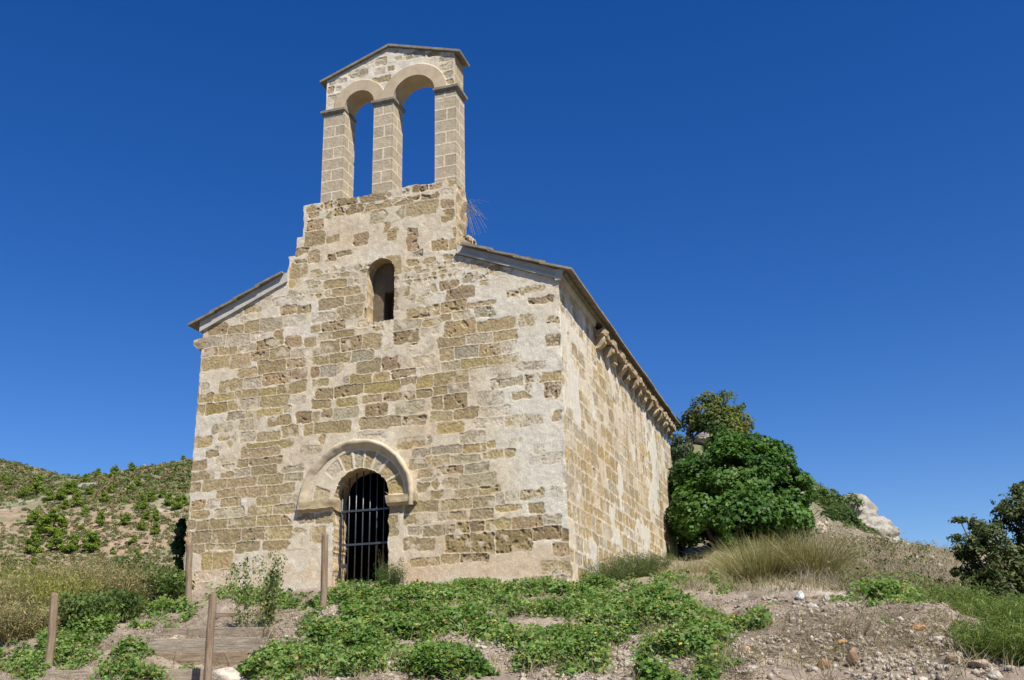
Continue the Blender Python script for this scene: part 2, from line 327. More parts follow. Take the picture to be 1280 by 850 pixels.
# every stone of the front wall: (left, top, right, bottom, kind) in a 160-pixel survey tile with its origin
TILES = {
(230, 320): [(715,50,810,150,'t'),(705,155,765,205,'o'),(500,270,580,320,'l'),(575,285,665,335,'l'),(645,340,745,385,'b'),(755,330,830,380,'b'),(405,335,500,370,'t'),(310,375,380,410,'l'),(380,400,490,430,'l'),(175,455,280,515,'b'),(300,470,390,510,'t'),(410,425,495,510,'t'),(500,415,650,500,'g'),(665,400,800,465,'l'),(125,545,270,600,'g'),(280,525,430,595,'g'),(440,500,530,560,'l'),(480,560,610,620,'b'),(610,490,650,580,'t'),(680,540,775,595,'b'),(135,620,215,665,'t'),(225,605,345,655,'t'),(360,595,470,640,'l'),(440,630,560,690,'b'),(565,610,705,695,'t'),(710,625,850,670,'l'),(125,670,295,750,'t'),(315,655,435,740,'t'),(490,690,670,780,'t'),(685,685,795,745,'t'),(365,750,480,805,'t'),(525,770,705,850,'b'),(720,745,800,810,'b')],
(240, 400): [(185,405,325,475,'t'),(345,380,455,450,'g'),(435,455,555,500,'o'),(570,415,745,480,'t'),(50,495,140,540,'o'),(150,490,270,535,'o'),(285,465,425,520,'t'),(95,550,225,615,'o'),(235,540,295,600,'o'),(305,520,440,595,'g'),(455,500,635,570,'t'),(235,612,350,660,'g'),(370,600,595,632,'o'),(612,572,648,610,'g'),(20,570,75,620,'t'),(140,685,250,740,'g'),(315,660,435,725,'g'),(510,645,640,700,'t'),(700,615,797,680,'b'),(330,745,420,805,'g'),(435,745,575,800,'t'),(600,710,695,775,'t'),(750,700,795,760,'t'),(370,808,660,850,'o'),(5,780,120,835,'t'),(785,775,850,820,'t'),(60,425,100,480,'l')],
(220, 540): [(440,95,680,165,'t'),(485,170,690,215,'t'),(415,190,475,235,'t'),(115,200,190,250,'t'),(200,130,275,165,'t'),(95,270,240,320,'t'),(300,275,390,298,'t'),(395,245,485,295,'g'),(500,230,665,285,'t'),(710,230,835,262,'g'),(90,340,160,390,'t'),(170,320,330,380,'t'),(345,310,525,365,'t'),(550,285,705,345,'t'),(725,275,830,320,'g'),(265,385,390,435,'t'),(405,370,590,428,'t'),(610,350,780,410,'t'),(100,465,185,520,'b'),(205,455,275,510,'l'),(300,440,420,495,'t'),(540,435,680,490,'t'),(700,425,790,470,'g'),(105,530,210,575,'t'),(260,510,440,570,'g'),(475,495,630,555,'t'),(650,485,775,540,'t'),(60,590,125,645,'t'),(135,595,215,645,'t'),(220,585,335,645,'t'),(350,570,525,635,'t'),(530,560,685,620,'t'),(700,555,800,610,'b'),(100,665,230,735,'t'),(245,650,425,735,'t'),(445,640,580,715,'t'),(595,630,760,710,'t'),(780,650,850,690,'t'),(120,755,190,800,'t'),(200,745,385,775,'t'),(400,730,550,790,'t'),(585,720,830,770,'t'),(40,670,95,740,'t')],
(220, 620): [(175,380,235,485,'o'),(240,375,365,480,'o'),(290,480,400,550,'l'),(125,520,230,560,'l'),(140,580,235,640,'l'),(20,400,70,480,'g'),(20,490,50,560,'t')],
(340, 240): [(230,95,320,125,'b'),(345,70,400,110,'b'),(225,190,330,250,'b'),(215,265,335,350,'t'),(365,115,480,160,'d'),(430,45,560,85,'d'),(590,10,760,65,'t'),(490,90,605,135,'d'),(615,70,790,120,'t'),(660,110,850,190,'g'),(540,280,625,355,'b'),(370,300,440,325,'t'),(160,380,235,410,'b'),(240,395,310,465,'t'),(365,415,420,455,'b'),(430,400,520,420,'b'),(755,210,775,260,'b'),(780,250,820,310,'b'),(150,460,230,475,'d'),(355,590,485,635,'t'),(400,640,580,685,'t'),(500,690,600,735,'t'),(310,710,465,770,'t'),(430,755,590,835,'t')],
(480, 240): [(0,100,140,180,'g'),(150,70,345,150,'t'),(385,60,460,105,'b'),(390,125,455,185,'t'),(260,10,350,45,'b'),(70,45,190,80,'t'),(465,240,530,290,'b'),(320,330,415,385,'b'),(435,320,480,375,'t'),(160,250,215,390,'b'),(20,425,105,550,'t'),(75,635,160,695,'t'),(70,700,200,775,'g'),(375,600,480,645,'b'),(420,635,600,705,'b'),(580,445,690,495,'t'),(700,490,790,530,'b'),(740,530,850,565,'g'),(645,590,680,615,'t'),(160,765,365,835,'b'),(375,735,540,795,'b'),(455,795,560,840,'g'),(265,820,450,850,'t'),(610,760,720,825,'g'),(200,400,240,420,'g')],
(570, 290): [(345,395,420,415,'b'),(420,370,590,400,'t'),(490,440,640,465,'b'),(430,560,530,615,'t'),(610,570,680,595,'b'),(600,685,690,750,'t'),(75,470,260,490,'b')],
(540, 400): [(300,5,535,70,'t'),(85,10,275,105,'b'),(45,120,215,175,'t'),(220,90,390,155,'g'),(405,75,560,135,'t'),(60,190,135,270,'t'),(150,175,305,250,'g'),(315,160,450,235,'b'),(460,140,555,225,'l'),(65,285,180,330,'g'),(190,255,355,315,'o'),(370,230,565,295,'o'),(570,280,745,325,'g'),(15,350,240,420,'t'),(250,310,430,390,'l'),(435,305,520,380,'t'),(625,370,735,410,'t'),(715,355,850,410,'t'),(750,415,850,510,'b'),(0,450,95,495,'t'),(110,425,240,480,'g'),(390,390,590,440,'g'),(625,430,655,500,'t'),(545,480,650,520,'t'),(0,510,65,590,'t'),(80,490,220,590,'b'),(310,480,460,560,'g'),(0,610,130,670,'t'),(150,590,310,650,'t'),(310,580,510,635,'l'),(40,680,205,750,'o'),(295,655,465,705,'l'),(490,640,590,705,'o'),(600,635,720,690,'t'),(810,610,850,660,'t'),(0,765,170,830,'g'),(190,750,350,820,'g')],
(390, 390): [(0,10,145,60,'l'),(160,0,290,35,'t'),(70,65,215,125,'b'),(0,90,50,125,'t'),(135,130,265,170,'b'),(45,140,125,180,'g'),(60,195,175,265,'t'),(195,175,325,255,'b'),(335,155,450,245,'t'),(0,250,50,290,'g'),(0,300,110,345,'t'),(120,275,250,335,'t'),(260,255,400,325,'g'),(0,370,45,425,'b'),(55,360,150,425,'g'),(165,340,190,400,'g'),(305,325,450,400,'t'),(475,305,590,375,'b'),(600,300,800,360,'l'),(250,420,395,470,'o'),(420,405,510,455,'o'),(535,385,680,425,'b'),(720,370,820,405,'l'),(0,450,100,490,'t'),(210,430,240,470,'g'),(600,440,690,470,'t'),(700,435,795,495,'o'),(30,515,140,575,'b'),(150,490,330,550,'b'),(355,465,570,530,'o'),(340,560,455,595,'t'),(480,540,680,580,'b'),(700,520,795,560,'t'),(0,590,110,640,'t'),(180,575,290,625,'o'),(360,615,500,680,'b'),(560,595,735,675,'g'),(150,640,290,700,'g'),(0,665,40,720,'t'),(320,705,585,770,'t'),(605,695,745,745,'t'),(20,740,245,800,'t'),(300,800,470,840,'l'),(550,130,700,200,'b'),(640,205,800,270,'l'),(550,55,720,110,'g'),(740,30,850,90,'t')],
(360, 530): [(150,80,240,130,'t'),(90,150,220,190,'g'),(500,50,620,75,'g'),(730,100,905,155,'t'),(915,80,956,130,'t'),(840,170,945,210,'g'),(820,240,920,290,'t'),(920,210,956,260,'o'),(190,590,300,650,'t'),(150,690,240,780,'t'),(40,710,120,745,'l'),(0,600,165,650,'b'),(0,770,80,820,'t')],
(540, 540): [(0,20,170,85,'t'),(210,75,350,130,'o'),(375,65,410,95,'o'),(0,95,195,140,'g'),(120,160,310,205,'g'),(0,165,115,220,'t'),(345,135,465,170,'o'),(490,115,530,165,'t'),(515,45,590,90,'l'),(680,90,740,150,'l'),(35,230,200,270,'b'),(225,210,380,265,'g'),(185,290,425,360,'g'),(0,395,130,435,'t'),(155,385,300,425,'t'),(315,365,440,410,'o'),(650,155,850,200,'g'),(590,390,740,440,'t'),(430,420,480,470,'g'),(490,410,580,450,'g'),(65,455,255,510,'t'),(270,440,415,500,'t'),(40,535,220,580,'t'),(260,520,400,580,'t'),(430,495,590,520,'t'),(645,475,740,540,'t'),(105,620,155,665,'t'),(170,610,245,665,'d'),(265,595,345,655,'d'),(360,590,515,650,'o'),(525,570,735,635,'b'),(750,560,850,610,'g'),(90,690,250,795,'d'),(255,680,415,790,'d'),(425,650,660,790,'d'),(670,630,850,710,'d'),(800,370,850,420,'g')],
(480, 620): [(20,55,120,115,'t'),(145,45,350,105,'t'),(135,130,300,185,'t'),(165,215,250,250,'g'),(260,200,400,255,'t'),(140,290,325,350,'t'),(185,415,360,460,'t'),(385,385,490,435,'t'),(510,385,680,430,'d'),(40,130,80,260,'t')],
(600, 620): [(490,315,585,390,'b'),(415,440,600,515,'t'),(320,540,480,620,'o'),(505,540,565,600,'g'),(540,215,585,290,'d')],
}
STONES = []
for (ox, oy), lst in TILES.items():
    for x0, y0, x1, y1, k in lst:
        q = lambda zx, zy: ony(ox+zx/5.3125, oy+zy/5.3125)
        xm, ym = (x0+x1)/2, (y0+y1)/2; cpt = q(xm, ym)
        STONES.append((cpt[0], cpt[2], abs(q(x1, ym)[0]-q(x0, ym)[0])/2+.034, abs(q(xm, y0)[2]-q(xm, y1)[2])/2+.028, k))
for i_ in range(9):
    for r_ in range(2): STONES.append((2.45+i_*.37+.13*r_, 7.80+.17*r_, random.uniform(.11, .17), .065, random.choice('dbtdl')))
zf = 1.15; frng = random.Random(12); NL = len(STONES)
while zf < 6.4:
    hf = frng.uniform(.17, .24); xf = frng.uniform(.05, .2)
    while xf < 5.9:
        wf_ = frng.uniform(.22, .45); cx_, cz_ = xf+wf_/2, zf+hf/2; ok = True
        for (a_, b_, hw, hh, k_) in STONES[:NL]:
            if abs(a_-cx_) < hw+wf_*.42 and abs(b_-cz_) < hh+hf*.38: ok = False; break
        if ok and frng.random() < .75 and cz_ < 5.55+SL*cx_ and math.hypot(cx_-3.62, cz_-1.82) > 1.35: STONES.append((cx_, cz_, wf_/2-.01, hf/2-.01, frng.choice('llgt')))
        xf += wf_*.5
    zf += hf*.5
# corner stones where the survey is hidden, so the left edge keeps its courses
DOORC, DOORR, WINC, WINR = (3.69, 1.86), .545, (3.995, 6.29), .295
def arch_sdf(X, Z, x0, x1, z0, cz_, r, cx_):
    a = np.maximum(np.maximum(x0-X, X-x1), np.maximum(z0-Z, Z-cz_))
    b = np.hypot(X-cx_, Z-cz_)-r
    return np.minimum(a, b)
def hole_front(X, Z):
    wob = fbm2(X, Z, 5, 2, 70)*.035+fbm2(X, Z, 18, 2, 71)*.012
    d = arch_sdf(X, Z, 3.14, 4.25, .28, DOORC[1], DOORR, DOORC[0])+wob*sstep(.3, .6, Z)
    wn_ = arch_sdf(X, Z, 3.70, 4.29, 5.27, WINC[1], WINR, WINC[0])+wob*.45
    return np.minimum(d, wn_)
def top_front(X):
    z = 5.60+SL*np.minimum(X, W-X)
    z = np.where((X > 1.93) & (X < 5.585), 6.95, z)
    z = np.where((X > 2.08) & (X < 5.585), 7.35, z)
    z = np.where((X > 2.20) & (X < 5.585), 8.06, z)
    return z
def stone_relief(X, Z, stones, seed, h0=-.005):
    wx = X+fbm2(X, Z, 3.2, 3, seed)*.035+fbm2(X, Z, 22, 2, seed+2)*.008; wz = Z+fbm2(X, Z, 3.2, 3, seed+4)*.022+fbm2(X, Z, 22, 2, seed+6)*.008
    H = fbm2(X, Z, 1.2, 3, seed+8)*.008+fbm2(X, Z, 14, 3, seed+9)*.004
    lo = fbm2(X, Z, .55, 3, seed+10)[..., None]; fi = fbm2(X, Z, 9, 4, seed+11)[..., None]
    C = MORT+(PALE-MORT)*sstep(-.1, .35, lo)+(WARM-MORT)*sstep(.05, .5, -lo)*.6
    C = C*(1+fi*.16)
    rn = fbm2(X, Z, 34, 3, seed+12); pit = fbm2(X, Z, 13, 2, seed+13); er = fbm2(X, Z, 7, 3, seed+14)
    x1d, z1d = X[0], Z[:, 0]; res = x1d[1]-x1d[0]
    rg = np.random.default_rng(seed)
    D1 = np.full(X.shape, 9.); D2 = np.full(X.shape, 9.)
    for cx_, cz_, hw, hh, k in stones:
        i0, i1 = np.searchsorted(z1d, cz_-hh-.12), np.searchsorted(z1d, cz_+hh+.12)
        j0, j1 = np.searchsorted(x1d, cx_-hw-.12), np.searchsorted(x1d, cx_+hw+.12)
        if i1 <= i0+1 or j1 <= j0+1: continue
        s = (slice(i0, i1), slice(j0, j1)); an = rg.normal(0, .02)
        a = wx[s]-cx_; b = wz[s]-cz_; a, b = a+b*an, b-a*an
        rad = min(.05, hh*.5); dx = np.abs(a)-hw+rad; dz = np.abs(b)-hh+rad
        sd = np.hypot(np.maximum(dx, 0), np.maximum(dz, 0))+np.minimum(np.maximum(dx, dz), 0)-rad
        sd = sd+er[s]*.042
        m = 1-sstep(-.010, .008, sd); m = m*(D1[s] > sd); d1 = D1[s]; D2[s] = np.minimum(D2[s], np.maximum(d1, sd)); D1[s] = np.minimum(d1, sd)
        amt = {'l': .65, 'g': .9}.get(k, 1.)
        if k == 'l': m = m*sstep(-.35, .1, er[s]+.1)*.85
        if k == 'g': m = m*(.55+.45*sstep(-.5, -.1, fi[s][..., 0]+er[s]*.4))
        base = SC[k]*rg.uniform(.84, 1.16)*np.array([rg.uniform(.98, 1.05), 1, rg.uniform(.9, 1.06)])
        mo = rn[s]*.008+rg.uniform(-.004, .004)+h0; tone = 1+rn[s]*.28+pit[s]*.15
        if k in 'db' or rg.random() < .1:
            pm = sstep(.22 if k == 'd' else .34, .42 if k == 'd' else .5, pit[s]+rn[s]*.25); mo = mo-pm*.018; tone = tone*(1-.12*pm)
        cs = base*tone[..., None]
        C[s] = C[s]*(1-m[..., None])+cs*m[..., None]; H[s] = H[s]*(1-m)+mo*m
    jm = (1-sstep(.009, .020, D2-D1+er*.008))*(D1 < .01)
    C = C*(1-jm[..., None])+MORT*(1+fi*.14)*jm[..., None]; H = H*(1-jm)+.002*jm
    sm = sstep(.26, .5, fbm2(X, Z, 4.5, 4, seed+15)+.35*fbm2(X, Z, 1.1, 2, seed+16))*.65
    C = C*(1-sm[..., None])+MORT*1.0*(1+fi*.14)*sm[..., None]; H = H*(1-sm)+.001*sm
    return H, C
def grid_mesh(keep_fn, sdf, X, Z, snap):
    """faces whose centre is kept; border vertices near the hole edge are snapped onto it. returns F, snapped X, Z"""
    nz, nx = X.shape; idx = np.arange(nz*nx).reshape(nz, nx)
    xc = (X[:-1, :-1]+X[1:, 1:])/2; zc = (Z[:-1, :-1]+Z[1:, 1:])/2
    k = keep_fn(xc, zc)
    Fq = np.stack([idx[:-1, :-1], idx[:-1, 1:], idx[1:, 1:], idx[1:, :-1]], -1)[k]
    if sdf is not None:
        for _ in range(2):
            d = sdf(X, Z); e = .003
            gx = (sdf(X+e, Z)-d)/e; gz = (sdf(X, Z+e)-d)/e; gl = gx*gx+gz*gz+1e-6
            m = (np.abs(d) < snap*1.0)
            X = np.where(m, X-d*gx/gl, X); Z = np.where(m, Z-d*gz/gl, Z)
    return Fq, X, Z
def bedges(Fq):
    e = np.concatenate([Fq[:, [0, 1]], Fq[:, [1, 2]], Fq[:, [2, 3]], Fq[:, [3, 0]]])
    key = np.sort(e, 1); _, inv, cnt = np.unique(key, axis=0, return_inverse=True, return_counts=True)
    return e[cnt[inv.ravel()] == 1]
RES = .0125
# --- front wall
x1 = np.arange(0, W+1e-6, W/round(W/RES)); z1 = np.arange(-.7, 8.07, RES)
X, Z = np.meshgrid(x1, z1)
H, C = stone_relief(X, Z, STONES, 100)
# smooth lower render, pale patches at the upper right, voussoirs of the door
low = sstep(0.1, -.1, Z-(.75+.16*np.sin(X*1.1)+fbm2(X, Z, 2, 3, 130)*.25))[..., None]
isst = (H < -.004)
plain = ~isst
lw = low[..., 0]*plain; C = C*(1-lw[..., None]*.5)+WARM*(1+.12*fbm2(X, Z, 6, 4, 131)[..., None])*lw[..., None]*.5
foot = sstep(.38, .2, Z+fbm2(X, Z, 3, 2, 133)*.12-.06*(7.6-X)/7.6)*plain; C = C*(1-foot[..., None]*.6)+PALE*.95*foot[..., None]*.6
ur = sstep(5.8, 6.8, X+fbm2(X, Z, 1.5, 3, 132)*.5)*sstep(1.0, 1.6, Z)*plain; C = C*(1-ur[..., None]*.55)+PALE*1.02*ur[..., None]*.55
rr = np.hypot(X-3.62, Z-1.82); th = np.degrees(np.arctan2(Z-1.82, X-3.62)); up = (Z > 1.8)
ring = sstep(.96, .94, rr+fbm2(X, Z, 6, 2, 140)*.03)*up
C = C*(1-ring[..., None])+MORT*1.03*ring[..., None]*(1+.1*fbm2(X, Z, 9, 3, 141)[..., None]); H = H*(1-ring)+.004*ring
edges = [2, 27, 49, 66, 82, 99, 118, 142, 158, 178]
for kk in range(len(edges)-1):
    if kk == 7: continue
    ac = (edges[kk]+edges[kk+1])/2; hw_ = (edges[kk+1]-edges[kk])/2; dd_ = (hw_-np.abs(th-ac))*math.pi/180*rr-.022
    r0_, r1_ = (.60, .93) if kk != 6 else (.66, .9)
    sd = np.minimum(np.minimum(rr-r0_, r1_-rr), dd_)+fbm2(X, Z, 8, 3, 150+kk)*.02
    m = sstep(-.006, .01, sd)*up*(1. if kk < 6 else .75)
    base = SC[['o', 't', 'g', 't', 'g', 't', 'l', 'l', 't'][kk]]*1.08
    C = C*(1-m[..., None])+base*(1+.25*fbm2(X, Z, 34, 3, 151)[..., None])*m[..., None]; H = H*(1-m)+(-.010+.008*fbm2(X, Z, 30, 2, 152))*m
jl = sstep(0, .05, .42-np.abs(X-2.86))*sstep(1.6, 1.5, Z)*sstep(1.05, 1.2, Z)*plain   # smooth jamb blocks beside the door
frame = np.minimum(X, W-X); bsm = sstep(0, .05, frame)
H = H*bsm
def snapsdf(X, Z): return hole_front(X, Z)
keep = lambda a, b: (hole_front(a, b) > 0) & (b < top_front(a))
Fq, X2, Z2 = grid_mesh(keep, snapsdf, X, Z, RES*1.05)
# raking top edge follows the slope exactly
tf = 5.60+SL*np.minimum(X2, W-X2); m = (np.abs(Z2-tf) < RES*1.1) & ((X2 < 1.92) | (X2 > 5.6)); Z2 = np.where(m, tf, Z2)
rag = fbm2(Z2*0+3, Z2, 4.5, 3, 160)*.035+fbm2(Z2*0+9, Z2, 14, 2, 161)*.012
cor = fbm2(Z2*0+3, Z2, 4, 3, 163)*.02+fbm2(Z2*0+3, Z2, 16, 2, 164)*.007
def corner_off(z): z = np.asarray(z, float); return fbm2(z*0+3, z, 4, 3, 163)*.02+fbm2(z*0+3, z, 16, 2, 164)*.007
baseL = np.where((Z2 > 6.6), 1, 0)
X2 = X2+rag*(1-sstep(0, .1, X))+baseL*(fbm2(Z2*0+5, Z2, 5, 3, 166)*.05)*(1-sstep(2.2, 2.45, X))
wr = 1-sstep(0, .08, W-X); X2 = X2+cor*wr
Y2 = -H-cor*wr
Z2 = Z2+np.where(Z > 7.9, (fbm2(X, X*0, 3, 3, 168)*.05)*sstep(7.85, 8.06, Z), 0)
V = np.stack([X2.ravel(), Y2.ravel(), Z2.ravel()], 1); Cf = C.reshape(-1, 3)
be = bedges(Fq); vx, vz = X.ravel(), Z.ravel()
mx_, mz_ = vx[be].mean(1), vz[be].mean(1)
hole = np.abs(hole_front(mx_, mz_)) < .05
crown_ = (mz_ > 6.2) & (mx_ > 1.85) & (mx_ < 5.65) & (~hole)
def rim(edges, V, depths, colfn, amp, seed, off):
    vid, inv = np.unique(edges, return_inverse=True); inv = inv.reshape(edges.shape); nv = len(vid)
    P0 = V[vid]; Vs, Cs = [], []
    for k_, dpt in enumerate(depths):
        P = P0.copy(); P[:, 1] = P0[:, 1]*(1-sstep(0, .1, np.array(dpt)))+dpt
        if k_:
            P[:, 0] += fbm3(P[:, 0], P[:, 1], P[:, 2], 5, 3, seed)*amp*min(1, dpt/.05); P[:, 2] += fbm3(P[:, 0], P[:, 1], P[:, 2], 5, 3, seed+3)*amp*min(1, dpt/.05)
        Vs.append(P); Cs.append(colfn(P))
    Fs = []
    for k_ in range(len(depths)-1):
        a, b = inv[:, 0]+k_*nv, inv[:, 1]+k_*nv; Fs.append(np.stack([b, a, a+nv, b+nv], 1))
    return np.concatenate(Vs), np.concatenate(Fs)+off, np.concatenate(Cs)
def rimcol(P):
    row = np.floor(P[:, 2]/.27+fbm2(P[:, 1], P[:, 2], 2, 2, 5)*.1).astype(int)
    fz = P[:, 2]/.27-np.floor(P[:, 2]/.27); py_ = P[:, 1]+.31*(row % 2); fy = py_/.42-np.floor(py_/.42)
    j = np.minimum(np.minimum(fz, 1-fz)*.27, np.minimum(fy, 1-fy)*.42); m = sstep(.01, .03, j+.012*fbm3(P[:, 0], P[:, 1], P[:, 2], 8, 2, 6))[:, None]
    st = np.array([.42, .32, .19])*(1+.3*fbm3(P[:, 0], P[:, 1], P[:, 2], 3, 3, 7)[:, None])
    return MORT*.95*(1-m)+st*m
dep = np.linspace(0, .52, 22)
r1 = rim(be[hole], V, dep, rimcol, .02, 200, len(V)); Vr, Fr, Cr = r1
V_, F_, C_ = np.concatenate([V, Vr]), np.concatenate([Fq, Fr]), np.concatenate([Cf, Cr])
r2 = rim(be[crown_], V, np.linspace(0, .62, 30), rimcol, .035, 210, len(V_))
V_, F_, C_ = np.concatenate([V_, r2[0]]), np.concatenate([F_, r2[1]]), np.concatenate([C_, r2[2]])
def ch_sub(name, V, F, mat, C):
    a, b, c_ = sub(V, F, C); return ch(name, a, b, mat, c_)
ch_sub('front_wall', V_, F_, MAT['wall'], C_)
mb = MB(); mb.box((3.9, .34, 7.35), (1.62, .25, .62)); mb.build('gable_core', MAT['slab'], chapel, origin=CO).location = (0, 0, 0)
ob = chapel.children[-1] if False else None
# --- side wall
rg = np.random.default_rng(5); side = []; zz = -.75; r_ = 0
while zz < 5.6:
    hh = rg.uniform(.2, .33) if zz > .4 else rg.uniform(.26, .36)
    yy = -rg.uniform(0, .3)
    while yy < L:
        ww = rg.uniform(.3, .68); p_ = rg.random(); gy = max(yy, 0)
        dens = .90 if zz < 2.7 else .78
        if p_ < dens:
            k = rg.choice(list('ttoogglt')); side.append(((yy+ww/2), zz+hh/2, ww/2-.016, hh/2-.016, k))
        yy += ww
    zz += hh
SC_front = dict(SC); SC.update({'t': np.array((.375, .29, .165)), 'o': np.array((.395, .295, .15)), 'g': np.array((.39, .33, .23)), 'l': np.array((.46, .375, .25))})
y1 = np.arange(0, L+1e-6, L/round(L/.02)); z1 = np.arange(-.7, 5.64, .02); Y, Z = np.meshgrid(y1, z1)
H, C = stone_relief(Y, Z, side, 300, -.006)
SC.update(SC_front)
st = fbm2(Y*1.0, Z*.13, 4.0, 3, 320); st2 = fbm2(Y, Z*.3, 1.2, 3, 322)
stk = sstep(.12, .4, st)*sstep(2.3, 4.6, Z+st2*1.2); C = C*(1-stk[..., None]*.75)+np.array([.62, .53, .41])*stk[..., None]*.75
dk = sstep(.15, .4, fbm2(Y+40, Z*.11, 5.0, 3, 325))*sstep(1.2, 3.8, Z)*sstep(3, 6, Y)*.5; C = C*(1-dk[..., None]*.55)
pp = sstep(.28, .36, fbm2(Y, Z, 1.1, 4, 330)); C = C*(1-pp[..., None])+PALE*(1+.08*fbm2(Y, Z, 8, 3, 331)[..., None])*pp[..., None]; H = H*(1-pp)+.004*pp
H = H*sstep(0, .05, Y)
wr = 1-sstep(0, .08, Y); cor = corner_off(Z)
V = np.stack([(W+H+cor*wr).ravel(), (Y-cor*wr).ravel(), Z.ravel()], 1)
nz, ny = Y.shape; idx = np.arange(nz*ny).reshape(nz, ny)
Fs = np.stack([idx[:-1, :-1], idx[:-1, 1:], idx[1:, 1:], idx[1:, :-1]], -1).reshape(-1, 4)
ch('side_wall', V, Fs, MAT['wall'], C.reshape(-1, 3))
# far end and left side, interior lining
def panel(name, o, u, v, nu, nv, mat, seed, topfn=None):
    a, b = np.meshgrid(np.linspace(0, 1, nu), np.linspace(0, 1, nv)); o, u, v = map(np.array, (o, u, v))
    P = o+a[..., None]*u+b[..., None]*v
    if topfn is not None: P[..., 2] = o[2]+b*(topfn(P[..., 0])-o[2])
    P = P.reshape(-1, 3); cc_ = np.array([.38, .29, .17])*(1+.35*fbm3(P[:, 0], P[:, 1], P[:, 2], 2.5, 3, seed)[:, None])
    idx = np.arange(nu*nv).reshape(nv, nu); F = np.stack([idx[:-1, :-1], idx[:-1, 1:], idx[1:, 1:], idx[1:, :-1]], -1).reshape(-1, 4)
    return ch(name, P, F, mat, cc_)
tri = lambda x: 5.60+SL*np.minimum(x, W-x)
panel('end_wall', (W, L, -.7), (-W, 0, 0), (0, 0, 6), 120, 90, MAT['wall'], 400, tri)
panel('side_wall', (.0, L, -.7), (0, -L, 0), (0, 0, 6.3), 160, 90, MAT['wall'], 410)
mb = MB()
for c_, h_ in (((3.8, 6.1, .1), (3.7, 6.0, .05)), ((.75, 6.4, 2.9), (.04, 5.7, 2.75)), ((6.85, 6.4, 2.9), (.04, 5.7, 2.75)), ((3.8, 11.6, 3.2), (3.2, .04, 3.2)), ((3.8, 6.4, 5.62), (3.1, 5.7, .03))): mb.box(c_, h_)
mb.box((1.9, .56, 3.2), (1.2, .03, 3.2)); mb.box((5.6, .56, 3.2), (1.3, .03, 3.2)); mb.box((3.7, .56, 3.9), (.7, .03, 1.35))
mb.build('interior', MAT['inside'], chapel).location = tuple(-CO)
# --- window: inner slit deep in the embrasure
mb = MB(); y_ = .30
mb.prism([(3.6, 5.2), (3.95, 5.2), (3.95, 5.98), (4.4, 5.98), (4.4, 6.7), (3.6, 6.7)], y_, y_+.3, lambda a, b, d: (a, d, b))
wf = mb.build('window', flat_mat('embrasure_painted_shade', (.13, .10, .07), (.21, .165, .11), 5, .03), chapel); wf.location = tuple(-CO)  # stone colour of the inner block darkened to stand for shade in the recess
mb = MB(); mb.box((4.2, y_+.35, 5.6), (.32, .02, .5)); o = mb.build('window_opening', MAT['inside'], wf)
# door sill
mb = MB(); mb.box((3.70, .12, .2), (.62, .24, .085), jit=.012); o = mb.build('door_sill', flat_mat('reddish_sill_stone', (.30, .19, .13), (.42, .31, .22), 5, .01), chapel, bevel=.015); o.location = tuple(-CO)
# hood mould, impost blocks
def sweep(name, pts, prof, closed, mat, nrmfn, parent=chapel, amp=.008, seed=1):
    V = []; 
    for i, (p, rad) in enumerate(pts):
        for (a, b) in prof: V.append((p[0]+rad[0]*a, p[1]-b*(1. if b < 0 else .55+.45*sstep(-.6, .5, rad[0])), p[2]+rad[2]*a))
    V = np.array(V); n_, k = len(pts), len(prof)
    V += np.stack([fbm3(V[:, 0], V[:, 1], V[:, 2], 6, 3, seed+q)*amp for q in range(3)], 1)
    F = [(i*k+j, (i+1)*k+j, (i+1)*k+(j+1) % k, i*k+(j+1) % k) for i in range(n_-1) for j in range(k)]
    Cc = np.array([.48, .40, .285])*(1+.35*fbm3(V[:, 0], V[:, 1], V[:, 2], 7, 3, seed+9)[:, None])
    o = ch(name, V, F, mat, Cc); return o
pts = []
for t in np.linspace(-8, 186, 90):
    a = math.radians(t); r_ = 1.0; cx_, cz_ = 3.58, 1.80
    q = (cx_+1.0*1.0*math.cos(a)*1.03, 0, cz_+math.sin(a)*1.0); pts.append((q, (math.cos(a), 0, math.sin(a))))
prof = [(-.02, -.03), (-.01, .015), (.03, .04), (.05, .07), (.08, .10), (.12, .11), (.15, .085), (.16, -.03)]
sweep('hood_mould', pts, prof, True, MAT['ashlar'], None, seed=500, amp=.03)
